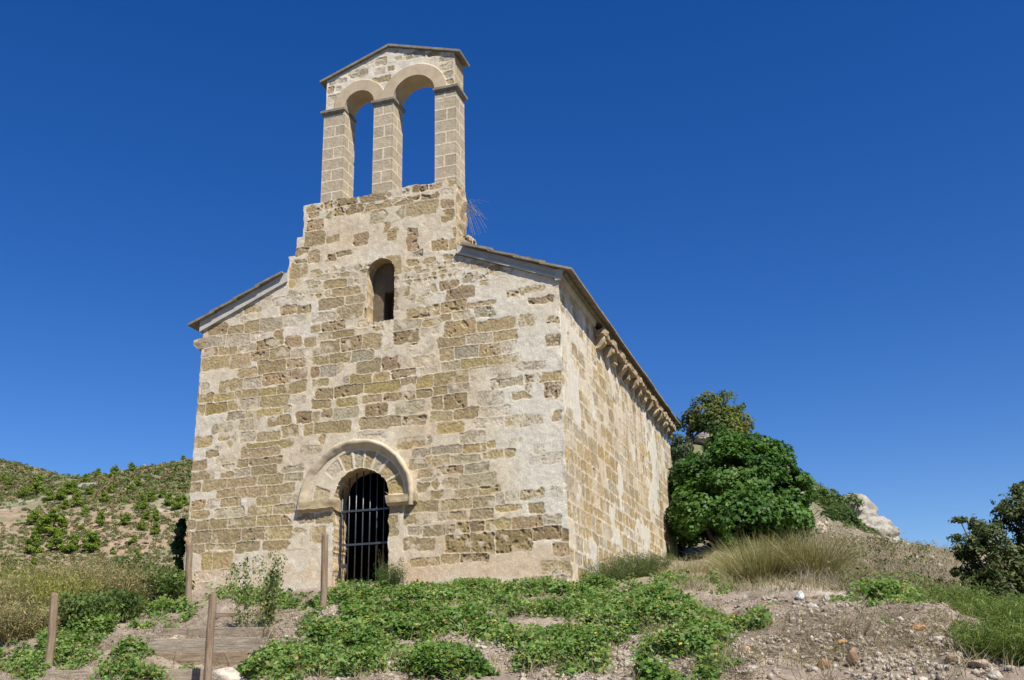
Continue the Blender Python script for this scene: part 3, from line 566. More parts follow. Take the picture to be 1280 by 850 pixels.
def rough_box(name, x0, x1_, y0, y1_, z0, z1_, mat, col, seed, amp=.012, res=.03, parent=None, cut=None):
    """box with a noisy surface; cut(u)->z lift of the underside towards the wall"""
    Vs, Fs, off = [], [], 0
    for ax in range(3):
        for sgn in (0, 1):
            o_ = [b for b in range(3) if b != ax]; lo = (x0, y0, z0); hi = (x1_, y1_, z1_)
            na, nb = [max(2, int((hi[q]-lo[q])/res)+2) for q in o_]
            a, b = np.meshgrid(np.linspace(lo[o_[0]], hi[o_[0]], na), np.linspace(lo[o_[1]], hi[o_[1]], nb))
            P = np.zeros(a.shape+(3,)); P[..., o_[0]] = a; P[..., o_[1]] = b; P[..., ax] = hi[ax] if sgn else lo[ax]
            idx = np.arange(na*nb).reshape(nb, na); q = np.stack([idx[:-1, :-1], idx[:-1, 1:], idx[1:, 1:], idx[1:, :-1]], -1).reshape(-1, 4)
            if (sgn == 0) ^ (ax == 1): q = q[:, ::-1]
            Vs.append(P.reshape(-1, 3)); Fs.append(q+off); off += na*nb
    V = np.concatenate(Vs); F = np.concatenate(Fs)
    if cut is not None: V = cut(V)
    nz_ = np.stack([fbm3(V[:, 0], V[:, 1], V[:, 2], 6, 3, seed+q)*amp for q in range(3)], 1)
    cc_ = np.array(col)*(1+.25*fbm3(V[:, 0], V[:, 1], V[:, 2], 7, 3, seed+7)[:, None])
    if callable(parent): pass
    return mesh_np(name, V+nz_-(CO if parent is not None else 0), F, mat, cc_, parent, True)
def impcut(zl, y1_):
    def f(V):
        V = V.copy(); m = V[:, 2] < zl+.06; k = np.clip((0-V[:, 1])/.12, 0, 1); V[:, 2] = np.where(m, np.maximum(V[:, 2], zl+k*.07), V[:, 2]); return V
    return f
for i, (a, b, z0, z1_) in enumerate(((2.42, 3.17, 1.66, 1.86), (4.22, 4.82, 1.66, 1.84))):
    rough_box('impost', a, b, -.085, .3, z0, z1_, MAT['ashlar'], (.38, .30, .185), 520+i*9, .03, .03, chapel, impcut(z0, 0))
# --- iron gate in the doorway
YG = .24
gate = empty('door_gate', (3.7, YG, .3), None, None); gate.parent = chapel; gate.location = tuple(np.array([3.7, YG, .3])-CO)
GO = np.array([3.7, YG, .3])
def gp(name, mb): return mb.build(name, MAT['iron'], gate, origin=GO)
def fix(o, base): o.location = (0, 0, 0); return o
for i in range(8):
    xb = 3.19+i*.142
    mb = MB(); mb.tube([(xb, YG, .33), (xb, YG, 2.40)], .0125, 8); fix(mb.build('bar', MAT['iron'], gate, True, GO), 0)
for zc in (.34, 1.04, 1.66):
    mb = MB(); mb.box((3.69, YG-.014, zc), (.53, .006, .018)); fix(mb.build('cross_bar', MAT['iron'], gate, False, GO), 0)
mb = MB(); mb.box((3.165, YG-.012, .95), (.012, .012, .62)); fix(mb.build('gate_stile', MAT['iron'], gate, False, GO), 0)
mb = MB(); mb.box((3.26, YG-.016, .66), (.075, .02, .035)); mb.tube([(3.29, YG-.03, .66), (3.29, YG-.06, .66)], .012); fix(mb.build('lock', MAT['iron'], gate, False, GO, .004), 0)
# --- rake mouldings, cornice, roof slabs
def rk(s, x, dz): return (x, 5.60+SL*x+dz) if s < 0 else (W-x, 5.60+SL*x+dz)
for s in (-1, 1):
    for nm, lo, hi, pr in (('gable_moulding', 0.0, .20, .045 if s < 0 else .03), ) if s < 0 else (('gable_moulding', .055, .20, .012), ('gable_fillet', .015, .055, .055)):
        mb = MB(); xe = 1.93 if s < 0 else 2.0
        poly = [rk(s, -.06, lo-.012), rk(s, xe, lo), rk(s, xe, hi), rk(s, -.06, hi)]
        if s > 0: poly = poly[::-1]
        mb.prism(poly, -pr, .3 if s < 0 else .25, lambda a, b, d: (a, d, b)); o = mb.build(nm, MAT['slabedge'], chapel); o.location = tuple(-CO)
mb = MB()   # side band under the eave
mb.prism([(W+.05, 5.575), (W+.06, 5.63), (W+.12, 5.79), (W-.05, 5.79), (W-.05, 5.575)], -.05, 2.75, lambda a, b, d: (a, d, b)); o = mb.build('eave_band', MAT['slabedge'], chapel); o.location = tuple(-CO)
rr_c = random.Random(8)
for s in (-1, 1):
    for i in range(14):
        yc = 2.98+i*.69
        x0, x1_ = (W-.1, W+.20) if s > 0 else (-.20, .1)
        if s < 0: yc = .12+i*.69*1.2
        def cc(V, s=s):
            V = V.copy(); out = (V[:, 0]-W) if s > 0 else -V[:, 0]
            k = np.clip(out/.20, 0, 1); V[:, 2] = np.where(V[:, 2] < 5.33, np.maximum(V[:, 2], 5.17+.13*k*k), V[:, 2]); return V
        if s < 0 and i > 9: break
        jy, jz, jw = rr_c.uniform(-.06, .06), rr_c.uniform(-.03, .03), rr_c.uniform(.08, .13); sh = rr_c.choice((0, 0, 0, -.05, -.09))
        rough_box('corbel', x0, x1_+(sh if s > 0 else 0), yc-jw+jy, yc+jw+jy, 5.15+jz, 5.42, MAT['wall'], np.array((.44, .35, .225))*rr_c.uniform(.75, 1.1), 600+i*11+(s > 0), .05, .04, chapel, cc)
rough_box('cornice', W-.1, W+.22, 2.8, L, 5.42, 5.55, MAT['wall'], (.34, .26, .165), 700, .075, .05, chapel)
rough_box('cornice', -.25, .1, .35, L, 5.42, 5.56, MAT['wall'], (.33, .25, .15), 710, .035, .1, chapel)
rough_box('corbel', -.09, .1, -.02, .3, 5.32, 5.42, MAT['wall'], (.34, .27, .18), 715, .035, .04, chapel)
mb = MB(); rr_ = random.Random(3)
for s in (-1, 1):
    nrow = 8; span = 3.8+.30
    for r_ in range(nrow):
        xa = -.30+r_*span/nrow; xb = xa+span/nrow+.10; yy = -.13
        while yy < L+.2:
            ww = rr_.uniform(.5, .95); ye = min(yy+ww, L+.25); th_ = rr_.uniform(.038, .055); j = rr_.uniform(-.015, .015)+.0
            fa = -.13 if yy <= -.129 else yy+.004
            fa += rr_.uniform(-.012, .012) if yy <= -.129 else 0
            e0 = xa+rr_.uniform(-.012, .012)
            if r_ >= 4 and yy < .62: yy = max(ye, .62) if yy+ww > .62 else ye; continue
            P = []
            for (xx, lift) in ((e0, .018), (xb, -.012)):
                zb_ = 5.60+SL*xx+.205+lift+j*.3
                for dz in (0, th_): P.append((xx if s < 0 else W-xx, zb_+dz))
            poly = [P[0], P[2], P[3], P[1]]
            if s > 0: poly = poly[::-1]
            mb.prism(poly, fa, ye, lambda a, b, d: (a, d, b)); yy = ye
# mortar bed below the slabs
for s in (-1, 1):
    poly = [(xx if s < 0 else W-xx, 5.60+SL*xx+dz) for xx, dz in ((-.16, .12), (3.8, .12), (3.8, .205), (-.16, .205))]
    if s > 0: poly = poly[::-1]
    mb.prism(poly, .02, 12.38, lambda a, b, d: (a, d, b))
o = mb.build('roof', MAT['slab'], chapel); o.location = tuple(-CO)
# --- bell gable: upper wall, piers, imposts, coping
BY0, BY1 = .03, .53
def bell_holes(X, Z):
    a = arch_sdf(X, Z, 3.07, 3.75, 9.0, 10.235, .34, 3.41); b = arch_sdf(X, Z, 4.19, 5.13, 9.0, 10.20, .47, 4.66)
    return np.minimum(a, b)
x1 = np.arange(2.62, 5.575, .0125); z1 = np.arange(10.23, 11.56, .0125); X, Z = np.meshgrid(x1, z1)
ST = []
for x0, z0, x1_, z1_, k in ((2.64,10.27,2.86,10.42,'l'),(2.64,10.45,2.98,10.62,'g'),(2.64,10.66,2.80,10.82,'t'),(2.84,10.66,3.02,10.8,'l'),(2.66,10.86,3.1,10.98,'g'),(3.16,10.9,3.6,11.08,'g'),(3.72,10.66,4.12,10.82,'t'),(3.46,11.12,3.72,11.26,'l'),(3.78,11.1,4.02,11.28,'g'),(3.74,10.86,3.98,11.04,'l'),(4.04,10.9,4.2,11.04,'t'),(4.06,11.1,4.38,11.24,'l'),(4.42,11.08,4.92,11.26,'g'),(3.9,11.32,4.3,11.42,'l'),(4.96,11.02,5.28,11.16,'t'),(5.2,10.84,5.54,10.97,'g'),(5.22,10.62,5.54,10.8,'l'),(5.22,10.42,5.54,10.6,'g'),(5.26,10.26,5.54,10.4,'t'),(3.1,10.98,3.4,11.1,'l')):
    ST.append(((x0+x1_)/2, (z0+z1_)/2, (x1_-x0)/2, (z1_-z0)/2, k))
H, C = stone_relief(X, Z, ST, 800, -.008)
dr = np.minimum(np.abs(np.hypot(X-3.41, Z-10.235)-.34-.0), 9)
for cx_, cz_, ri, ro in ((3.41, 10.235, .34, .60), (4.66, 10.20, .47, .74)):
    q = np.hypot(X-cx_, Z-cz_); a_ = np.degrees(np.arctan2(Z-cz_, X-cx_)); m = sstep(ro+.004, ro-.004, q)*(q > ri-.05)
    jo = np.abs((a_/22.5) % 1-.5); jn = sstep(.47, .49, jo)
    cr = np.array([.47, .38, .265])*(1+.08*fbm2(X, Z, 10, 3, 820)[..., None])*(1+.10*jn[..., None])
    C = C*(1-m[..., None])+cr*m[..., None]; H = H*(1-m)+.012*m
topb = lambda X: 10.96+(.345)*np.minimum((X-2.6), (5.6-X)*1.02)
topb = lambda X: np.where(X < 4.08, 10.97+(X-2.56)*.345, 11.0+(5.6-X)*.325)
keep = lambda a, b: (bell_holes(a, b) > 0) & (b < topb(a))
Fq, X2, Z2 = grid_mesh(keep, bell_holes, X, Z, .0135)
tf = topb(X2); Z2 = np.where(np.abs(Z2-tf) < .014, tf, Z2)
V = np.stack([X2.ravel(), BY0-H.ravel(), Z2.ravel()], 1); Cf = C.reshape(-1, 3); be = bedges(Fq)
def archcol(P):
    inner = (bell_holes(P[:, 0], P[:, 2]) < .03)[:, None]
    return np.where(inner, np.array([.44, .35, .235])*(1+.12*fbm3(P[:, 0], P[:, 1], P[:, 2], 4, 3, 3)[:, None]), rimcol(P)*.95)
def rim0(edges, V, depths, colfn, off):
    vid, inv = np.unique(edges, return_inverse=True); inv = inv.reshape(edges.shape); nv = len(vid); Vs = []
    for d_ in depths:
        P = V[vid].copy(); P[:, 1] = BY0+d_ if d_ > 0 else P[:, 1]; Vs.append(P)
    VV = np.concatenate(Vs); Fs = [np.stack([inv[:, 1]+k*nv, inv[:, 0]+k*nv, inv[:, 0]+(k+1)*nv, inv[:, 1]+(k+1)*nv], 1) for k in range(len(depths)-1)]
    return VV, np.concatenate(Fs)+off, colfn(VV)
r1 = rim0(be, V, np.linspace(0, BY1-BY0, 24), archcol, len(V))
V_, F_, C_ = np.concatenate([V, r1[0]]), np.concatenate([Fq, r1[1]]), np.concatenate([Cf, r1[2]])
Vb = V.copy(); Vb[:, 1] = BY1; F_ = np.concatenate([F_, Fq[:, ::-1]+len(V_)]); V_ = np.concatenate([V_, Vb]); C_ = np.concatenate([C_, Cf])
a, b, c_ = sub(V_, F_, C_); belfry = ch('bell_gable', a, b, MAT['ashlar'], c_)
JOIN = np.array([.64, .55, .42]); ASH = np.array([.40, .335, .24])
def pier(x0, x1_, z0, z1_, seed, phase=0):
    Vs, Fs, Cs, off = [], [], [], 0; ch_ = .262
    for (o_, u_, nrm, wd) in (((x0, BY0), (1, 0), (0, -1), x1_-x0), ((x1_, BY0), (0, 1), (1, 0), BY1-BY0), ((x1_, BY1), (-1, 0), (0, 1), x1_-x0), ((x0, BY1), (0, -1), (-1, 0), BY1-BY0)):
        na = int(wd/.0125)+1; nb = int((z1_-z0)/.0125)
        a, b = np.meshgrid(np.linspace(0, wd, na), np.linspace(z0, z1_, nb))
        t = (b-z0)/ch_+phase+fbm2(b*0+seed, b, .8, 1, seed)*.06; row = np.floor(t).astype(int); fz = np.minimum(t-row, 1-(t-row))*ch_
        half = (row % 2 == (0 if abs(nrm[1]) > 0 else 1)); jx = np.where(half, np.abs(a-wd*.5-.03*np.sin(row*2.3)), 9)
        j = np.minimum(fz, jx)+.004*fbm2(a+off, b, 20, 2, seed+3); m = sstep(.010, .016, j)
        blk = _h(row+50, (a > wd*.5).astype(int)*half, (row*0+off) % 97, seed)
        sc = ASH*(1+.22*(blk-.5))[..., None]*(1+.14*fbm2(a+off, b, 16, 3, seed+4))[..., None]
        Cc = JOIN*(1-m[..., None])+sc*m[..., None]
        fr_ = sstep(0, .02, np.minimum(a, wd-a)); hh = (-.004*m+.003*fbm2(a+off, b, 30, 2, seed+5))*fr_
        P = np.stack([o_[0]+u_[0]*a+nrm[0]*hh, o_[1]+u_[1]*a+nrm[1]*hh, b], -1).reshape(-1, 3)
        idx = np.arange(na*nb).reshape(nb, na); Fs.append(np.stack([idx[:-1, :-1], idx[:-1, 1:], idx[1:, 1:], idx[1:, :-1]], -1).reshape(-1, 4)+off)
        Vs.append(P); Cs.append(Cc.reshape(-1, 3)); off += na*nb
    return mesh_np('pier', np.concatenate(Vs)-CO, np.concatenate(Fs), MAT['ashlar'], np.concatenate(Cs), belfry)
pier(2.58, 3.07, 8.0, 10.15, 900); pier(3.75, 4.19, 8.0, 10.15, 930, .9); pier(5.13, 5.59, 7.98, 10.15, 960, .4)
for x0, x1_ in ((2.515, 3.08), (3.70, 4.235), (5.10, 5.655)):
    mb = MB(); cx_, hw_ = (x0+x1_)/2, (x1_-x0)/2
    mb.box((cx_, .28, 10.205), (hw_, .30, .03))
    V = []; 
    for z_, g_ in ((10.12, .05), (10.15, .035), (10.176, .004)):
        for sx, sy in ((-1, -1), (1, -1), (1, 1), (-1, 1)): V.append((cx_+sx*(hw_-g_), .28+sy*(.30-g_), z_))
    mb.add(V, [(3, 2, 1, 0)]+[(k*4+i, k*4+(i+1) % 4, k*4+4+(i+1) % 4, k*4+4+i) for k in (0, 1) for i in range(4)]+[(8, 9, 10, 11)])
    o = mb.build('impost', MAT['coping'], belfry, origin=CO, bevel=.004); o.location = (0, 0, 0)
mb = MB()
for P in ([(2.47, 10.945), (4.08, 11.50), (4.08, 11.56), (2.46, 11.0)], [(4.08, 11.50), (5.70, 10.975), (5.71, 11.03), (4.08, 11.56)]):
    mb.prism(P, BY0-.055, BY1+.055, lambda a, b, d: (a, d, b))
o = mb.build('coping', MAT['coping'], belfry, origin=CO, bevel=.006); o.location = (0, 0, 0)
# mortar haunch behind the gable stack and shoulder rubble
rough_box('flashing', 5.5, 5.78, .2, .75, 6.72, 7.0, MAT['wall'], (.45, .36, .25), 730, .05, .04, chapel, lambda V: np.stack([V[:, 0], V[:, 1], V[:, 2]-np.clip(V[:, 0]-5.5, 0, 1)*.6*(V[:, 2] > 6.9)], 1))
# ------------------------------------------------------------------ leaf and blade clouds
def basis(N):
    N = N/(np.linalg.norm(N, axis=1, keepdims=True)+1e-9)
    r_ = RNG.normal(size=N.shape); T = np.cross(N, r_); T /= (np.linalg.norm(T, axis=1, keepdims=True)+1e-9)
    return N, T, np.cross(N, T)
LEAF = (np.array([[-.5, 0, 0], [-.12, -.24, .05], [.5, 0, -.02], [-.12, .24, .05]]), np.array([[0, 1, 2], [0, 2, 3]]))
FIG = (np.array([[0, 0, .04], [-.36, 0, .02], [-.26, -.46, -.06], [.0, -.15, .03], [.32, -.40, -.07], [.58, 0, -.08], [.32, .40, -.07], [.0, .15, .03], [-.26, .46, -.06]]),
       np.array([[0, 1, 2], [0, 2, 3], [0, 3, 4], [0, 4, 5], [0, 5, 6], [0, 6, 7], [0, 7, 8], [0, 8, 1]]))
NEED = (np.array([[-.5, 0, 0], [0, -.07, 0], [.5, 0, 0], [0, .07, 0]]), np.array([[0, 1, 2], [0, 2, 3]]))
def leaves(name, P, N, size, col, mat, parent=None, origin=None, tmpl=LEAF, var=.25):
    P = np.asarray(P, float); n_ = len(P); Nn, T, B = basis(N)
    s = (np.full(n_, size) if np.isscalar(size) else size)*RNG.uniform(.65, 1.3, n_)
    tv, tf_ = tmpl; k = len(tv)
    V = P[:, None]+s[:, None, None]*(tv[None, :, 0:1]*T[:, None]+tv[None, :, 1:2]*B[:, None]+tv[None, :, 2:3]*Nn[:, None])
    F = (tf_[None]+np.arange(n_)[:, None, None]*k).reshape(-1, 3)
    col = np.asarray(col, float); col = np.broadcast_to(col, (n_, 3)) if col.ndim == 1 else col
    C = col*(1+RNG.uniform(-var, var, (n_, 1)))*np.stack([RNG.uniform(.85, 1.2, n_), np.ones(n_), RNG.uniform(.8, 1.15, n_)], 1)
    C = np.repeat(C, k, 0)
    if origin is not None: V = V-np.asarray(origin); 
    o = mesh_np(name, V.reshape(-1, 3), F, mat, C, parent, False)
    if origin is not None and parent is None: o.location = tuple(map(float, origin))
    return o
def blades(name, P, D, Ln, wd, col, mat, parent=None, origin=None, bend=.5, seg=3, var=.25, bd=None):
    P = np.asarray(P, float); n_ = len(P); D = D/np.linalg.norm(D, axis=1, keepdims=True)
    Ln = np.broadcast_to(np.asarray(Ln, float), (n_,))*RNG.uniform(.6, 1.2, n_)
    bdir = RNG.normal(size=(n_, 3)) if bd is None else np.asarray(bd)+RNG.normal(size=(n_, 3))*.4
    bdir[:, 2] = -np.abs(bdir[:, 2])*.5-.2
    side_ = np.cross(D, RNG.normal(size=(n_, 3))); side_ /= np.linalg.norm(side_, axis=1, keepdims=True)+1e-9
    V = []
    for i in range(seg+1):
        t = i/seg; c_ = P+D*(Ln*t)[:, None]+bdir*(Ln*bend*t*t*RNG.uniform(.5, 1., n_))[:, None]*.5; w_ = wd*(1-t*.85)
        V += [c_-side_*w_/2, c_+side_*w_/2]
    V = np.stack(V, 1); k = 2*(seg+1); F = []
    for i in range(seg): F.append([2*i, 2*i+1, 2*i+3, 2*i+2])
    F = (np.array(F)[None]+np.arange(n_)[:, None, None]*k).reshape(-1, 4)
    col = np.asarray(col, float); col = np.broadcast_to(col, (n_, 3)) if col.ndim == 1 else col
    C = np.repeat(col*(1+RNG.uniform(-var, var, (n_, 1))), k, 0)
    if origin is not None: V = V-np.asarray(origin)
    o = mesh_np(name, V.reshape(-1, 3), F, mat, C, parent, False)
    if origin is not None and parent is None: o.location = tuple(map(float, origin))
    return o
def inell(n_, c, r, hollow=.5):
    v = RNG.normal(size=(n_, 3)); v /= np.linalg.norm(v, axis=1, keepdims=True)
    rad = RNG.uniform(hollow**3, 1, n_)**(1/3); return np.asarray(c)+v*rad[:, None]*np.asarray(r), v
def crown(name, lobes, n_, size, col, col2, mat, parent, origin, tmpl=LEAF, gap=1.4, thr=-.12, up=.5, hollow=.45, seed=0, rag=.25):
    """lobes: (centre, radii); leaves on and in them, thinned by a 3-D noise so that gaps and clumps appear"""
    vol = np.array([r[0]*r[1]*r[2] for _, r in lobes])**(2/3); cnt = (n_*vol/vol.sum()).astype(int)
    Ps, Ns = [], []
    for (c_, r), k in zip(lobes, cnt):
        p, v = inell(int(k*1.8), c_, r, hollow)
        ro = 1+rag*fbm3(p[:, 0], p[:, 1], p[:, 2], 1.3*gap, 2, seed+40)[:, None]; p = np.asarray(c_)+(p-np.asarray(c_))*ro
        keep_ = fbm3(p[:, 0], p[:, 1], p[:, 2], gap, 3, seed) > thr; p, v = p[keep_][:k], v[keep_][:k]; Ps.append(p); Ns.append(v)
    P = np.concatenate(Ps); N = np.concatenate(Ns)+np.array([0, 0, up])+RNG.normal(size=P.shape)*.55
    t = sstep(-.3, .3, fbm3(P[:, 0], P[:, 1], P[:, 2], gap*.8, 2, seed+9))[:, None]
    return leaves(name, P, N, size, np.asarray(col)*(1-t)+np.asarray(col2)*t, mat, parent, origin, tmpl)
def trunk_mesh(mb, base, targets, r0, seed=0):
    rr = random.Random(seed); base = np.asarray(base, float)
    for t in targets:
        t = np.asarray(t, float); m = base*.5+t*.5+np.array([rr.uniform(-.15, .15), rr.uniform(-.15, .15), rr.uniform(0, .2)])*np.linalg.norm(t-base)
        P = [(1-u)**2*base+2*u*(1-u)*m+u*u*t for u in np.linspace(0, 1, 7)]; mb.tube(P, [r0*(1-.8*u) for u in np.linspace(0, 1, 7)], 7)
def gnd(p): p = np.array(p, float); p[2] = hz(p[0], p[1]); return p
def tree(name, label, cat, base, lobes, n_, size, col, col2, mat=None, tmpl=LEAF, r0=.1, group=None, **kw):
    base = np.asarray(base, float); e = empty(name, base, label, cat, group)
    cr = crown('crown', lobes, n_, size, col, col2, mat or MAT['leaf'], e, base, tmpl, **kw)
    mb = MB(); trunk_mesh(mb, base-np.array([0, 0, .3]), [c_ for c_, r in lobes][:9], r0, n_); o = mb.build('trunk', MAT['bark'], e, True, base); o.location = (0, 0, 0)
    return e
def lob(px, py, d, rpx, asp=(1, 1, 1)):
    r_ = rpx/FPX*d*1.03; return (at(px, py, d), (r_*asp[0], r_*asp[1], r_*asp[2]))

# fig tree by the far corner
fb = gnd(at(905, 700, 27.5))
fig = [lob(*a) for a in ((926, 622, 28, 76, (1.05, 1, .92)), (968, 585, 28, 30), (992, 618, 27.8, 26), (985, 655, 27.6, 30), (860, 600, 28, 26), (875, 640, 27, 42), (925, 600, 27.5, 52), (960, 640, 27, 48), (925, 655, 26.3, 45), (880, 600, 28, 36), (985, 610, 27.5, 30), (905, 565, 28, 30), (950, 575, 28, 32), (862, 660, 27.5, 24), (1000, 650, 27, 18), (980, 668, 27, 22), (850, 610, 28.2, 18), (945, 560, 28.2, 24), (925, 678, 27, 20))]
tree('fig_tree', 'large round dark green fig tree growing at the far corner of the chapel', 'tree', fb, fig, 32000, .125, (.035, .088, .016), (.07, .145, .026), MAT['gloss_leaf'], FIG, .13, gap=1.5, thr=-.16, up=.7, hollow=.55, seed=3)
b = gnd(at(862, 600, 47)); tl = [lob(*a) for a in ((880, 515, 47, 24), (905, 512, 47.5, 26), (925, 528, 47, 20), (900, 535, 46.5, 26), (862, 528, 47, 16), (885, 500, 48, 12), (912, 545, 46, 22))]
tree('hilltop_tree', 'lighter olive-green round tree on the rocks above the fig tree', 'tree', b, tl, 7000, .20, (.085, .125, .035), (.14, .155, .04), None, LEAF, .15, gap=.9, thr=-.1, seed=5)
b = gnd(at(845, 600, 42)); tl = [lob(*a) for a in ((848, 560, 42, 18), (852, 590, 41, 16), (842, 530, 44, 10), (858, 575, 43, 12))]
tree('dark_shrub', 'grey-green shrub squeezed between the chapel corner and the fig tree top', 'shrub', b, tl, 2500, .17, (.06, .09, .045), (.09, .12, .06), None, LEAF, .08, gap=1, seed=6)
b = gnd(at(850, 698, 30)); tl = [lob(*a) for a in ((845, 665, 29.5, 14, (1, 1, 2.2)), (852, 640, 30, 16, (1, 1, 1.6)))]
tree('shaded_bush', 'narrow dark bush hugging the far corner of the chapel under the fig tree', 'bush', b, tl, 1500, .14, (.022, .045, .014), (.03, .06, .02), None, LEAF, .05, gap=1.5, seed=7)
for i, (lb, blobs, nn) in enumerate((('bushy green shrub line running down from the fig tree to the pale rock', ((1035, 632, 42, 22), (1050, 648, 41, 20), (1018, 622, 43, 20), (1065, 660, 41, 16), (1008, 640, 36, 18), (1045, 668, 39, 12), (1018, 632, 36, 16), (1036, 646, 35, 12), (1052, 660, 35, 10)), 6500),
    ('lower green shrub at the foot of the pale rock on the right', ((1085, 672, 41, 15), (1100, 682, 41, 12), (1072, 660, 42, 10)), 1600),
    ('small sparse shrub on top of the pale rock outcrop', ((1066, 622, 46, 7), (1058, 625, 46, 7), (1075, 628, 46, 6)), 260),
    ('distant low shrub on the right skyline beside the rock', ((1122, 676, 46, 6), (1112, 684, 45, 7)), 400))):
    tl = [lob(*a) for a in blobs]; b = gnd(tl[0][0]); tree('hillside_shrub', lb, 'shrub', b, tl, nn, .16, (.055, .10, .028), (.10, .15, .04), None, LEAF, .02, 'shrubs by the rocks on the right', gap=1, seed=20+i)
# broad dark tree at the right edge
b = gnd(at(1285, 800, 14.5)); tl = [lob(*a) for a in ((1262, 700, 14.5, 42), (1300, 660, 14.5, 50), (1240, 672, 14.2, 26), (1225, 700, 14.2, 24), (1270, 640, 14.6, 28), (1252, 628, 14.6, 12), (1220, 655, 14.4, 12), (1200, 650, 14.4, 8, (2, 1, .6)), (1255, 745, 14.3, 34), (1300, 740, 14.5, 50), (1205, 690, 14.3, 14), (1195, 672, 14.3, 7, (1.6, 1, .6)), (1320, 700, 15, 55), (1228, 740, 14.2, 16), (1270, 612, 14.6, 10), (1195, 712, 14.3, 9), (1300, 620, 14.8, 30), (1210, 725, 14.2, 9), (1232, 765, 14, 20), (1262, 775, 14, 26), (1210, 758, 14, 12), (1290, 780, 14, 26), (1215, 680, 14.2, 16))]
tree('almond_tree', 'dark small-leaved tree cut off by the right edge of the view', 'tree', b, tl, 27000, .066, (.05, .07, .022), (.10, .125, .045), MAT['gloss_leaf'], LEAF, .035, gap=2.8, thr=-.05, seed=8, hollow=.35, rag=.5)
# dark climbing growth behind the left edge of the front wall
b = gnd(at(222, 735, 21.5)); tl = [lob(*a) for a in ((226, 662, 21.5, 6, (1, 1, 2)), (223, 685, 21.5, 8, (1, 1, 1.8)), (219, 708, 21.3, 11), (212, 728, 21.2, 15), (229, 642, 21.7, 5, (1, 1, 1.8)), (196, 735, 20.8, 14))]
tree('ivy_bush', 'dark glossy bush climbing behind the left edge of the chapel front', 'bush', b, tl, 2600, .10, (.04, .085, .022), (.07, .13, .03), MAT['gloss_leaf'], FIG, .03, gap=2, seed=9)

# left foreground brush: feathery, yellow-green to straw
brush = ((20, 760, 16.5, 45, 'y'), (70, 770, 16, 40, 'y'), (115, 752, 17.5, 42, 's'), (150, 758, 17, 40, 's'), (185, 745, 18, 26, 'd'), (100, 795, 15, 30, 'g'), (30, 800, 14.5, 34, 's'), (205, 752, 17.2, 22, 'g'), (-20, 780, 15.5, 45, 's'), (140, 785, 15.6, 26, 'd'), (60, 740, 18, 26, 's'), (165, 720, 20, 18, 'd'))
BC = {'y': ((.20, .22, .055), (.30, .28, .09)), 's': ((.22, .20, .09), (.33, .29, .15)), 'd': ((.06, .10, .03), (.11, .15, .045)), 'g': ((.09, .15, .04), (.15, .20, .06))}
BL = ['yellow-green feathery bush at the far left edge', 'yellow-green bush just right of the leftmost post top', 'tall straw-coloured bush behind the leftmost post', 'straw-tipped bush in front of the hillside pines', 'dark green bush left of the chapel corner', 'green bush low behind the planks', 'pale dry bush at the left edge by the leftmost post', 'green bush at the foot of the post by the chapel corner', 'dry bush cut by the left edge of the view', 'dark low bush between the leftmost post and the planks', 'straw bush on the skyline of the bank above the leftmost post', 'small dark bush below the hillside near the chapel corner']
for i, (px, py, d, rp, k) in enumerate(brush):
    c_ = at(px, py, d); r_ = rp/FPX*d; b = gnd(c_)-np.array([0, 0, .05]); e = empty('wild_bush', b, BL[i], 'bush', 'wild bushes on the left bank')
    nn = 1500; ang = RNG.uniform(0, 2*np.pi, nn); rad = np.sqrt(RNG.uniform(0, 1, nn))*r_*.9
    top = max(c_[2]+r_*1.5-b[2], .6)
    P = np.stack([b[0]+np.cos(ang)*rad*.5, b[1]+np.sin(ang)*rad*.5, np.full(nn, b[2])], 1); D = np.stack([np.cos(ang)*rad, np.sin(ang)*rad, np.full(nn, top*.9)*RNG.uniform(.4, 1, nn)], 1)
    Ln = np.linalg.norm(D, axis=1); t = RNG.uniform(0, 1, (nn, 1)); cc_ = np.array(BC[k][0])*(1-t)+np.array(BC[k][1])*t
    blades('stems', P, D, Ln, .010, cc_*.9, MAT['dry'], e, b, .35)
    Q = np.repeat(P, 4, 0)+np.repeat(D, 4, 0)*RNG.uniform(.25, 1.02, (nn*4, 1))+RNG.normal(size=(nn*4, 3))*.05
    leaves('foliage', Q, RNG.normal(size=Q.shape), .075 if k in 'dg' else .085, np.repeat(cc_, 4, 0), MAT['leaf'] if k in 'dg' else MAT['dry'], e, b, LEAF if k in 'dg' else NEED, .3)

# ------------------------------------------------------------------ hillside pines, scrub, rocks
def pine_mesh(seed):
    rs = np.random.RandomState(seed); nl = 26; L_ = []
    for i in range(nl):
        h = rs.uniform(.08, 1); r = (.40*(1-h)**.7+.06)*rs.uniform(.5, 1.1); a = rs.uniform(0, 6.3)
        L_.append(((math.cos(a)*r*.75, math.sin(a)*r*.75, .04+h*.88), (.19-.09*h, .19-.09*h, .11)))
    return L_
PINES = []
for v in range(4):
    e = empty('pine_tree', (0, 0, -2), 'x', 'tree'); c_ = crown('crown', pine_mesh(v), 2600, .085, (.13, .20, .03), (.21, .28, .045), MAT['leaf'], e, (0, 0, 0), LEAF, gap=6, thr=-.15, hollow=.3, seed=60+v, rag=.4)
    mb = MB(); mb.tube([(0, 0, -.1), (.01, 0, .4), (0, .01, .8)], [.03, .02, .008], 6); t_ = mb.build('trunk', MAT['bark'], e, True); PINES.append((e, c_, t_))
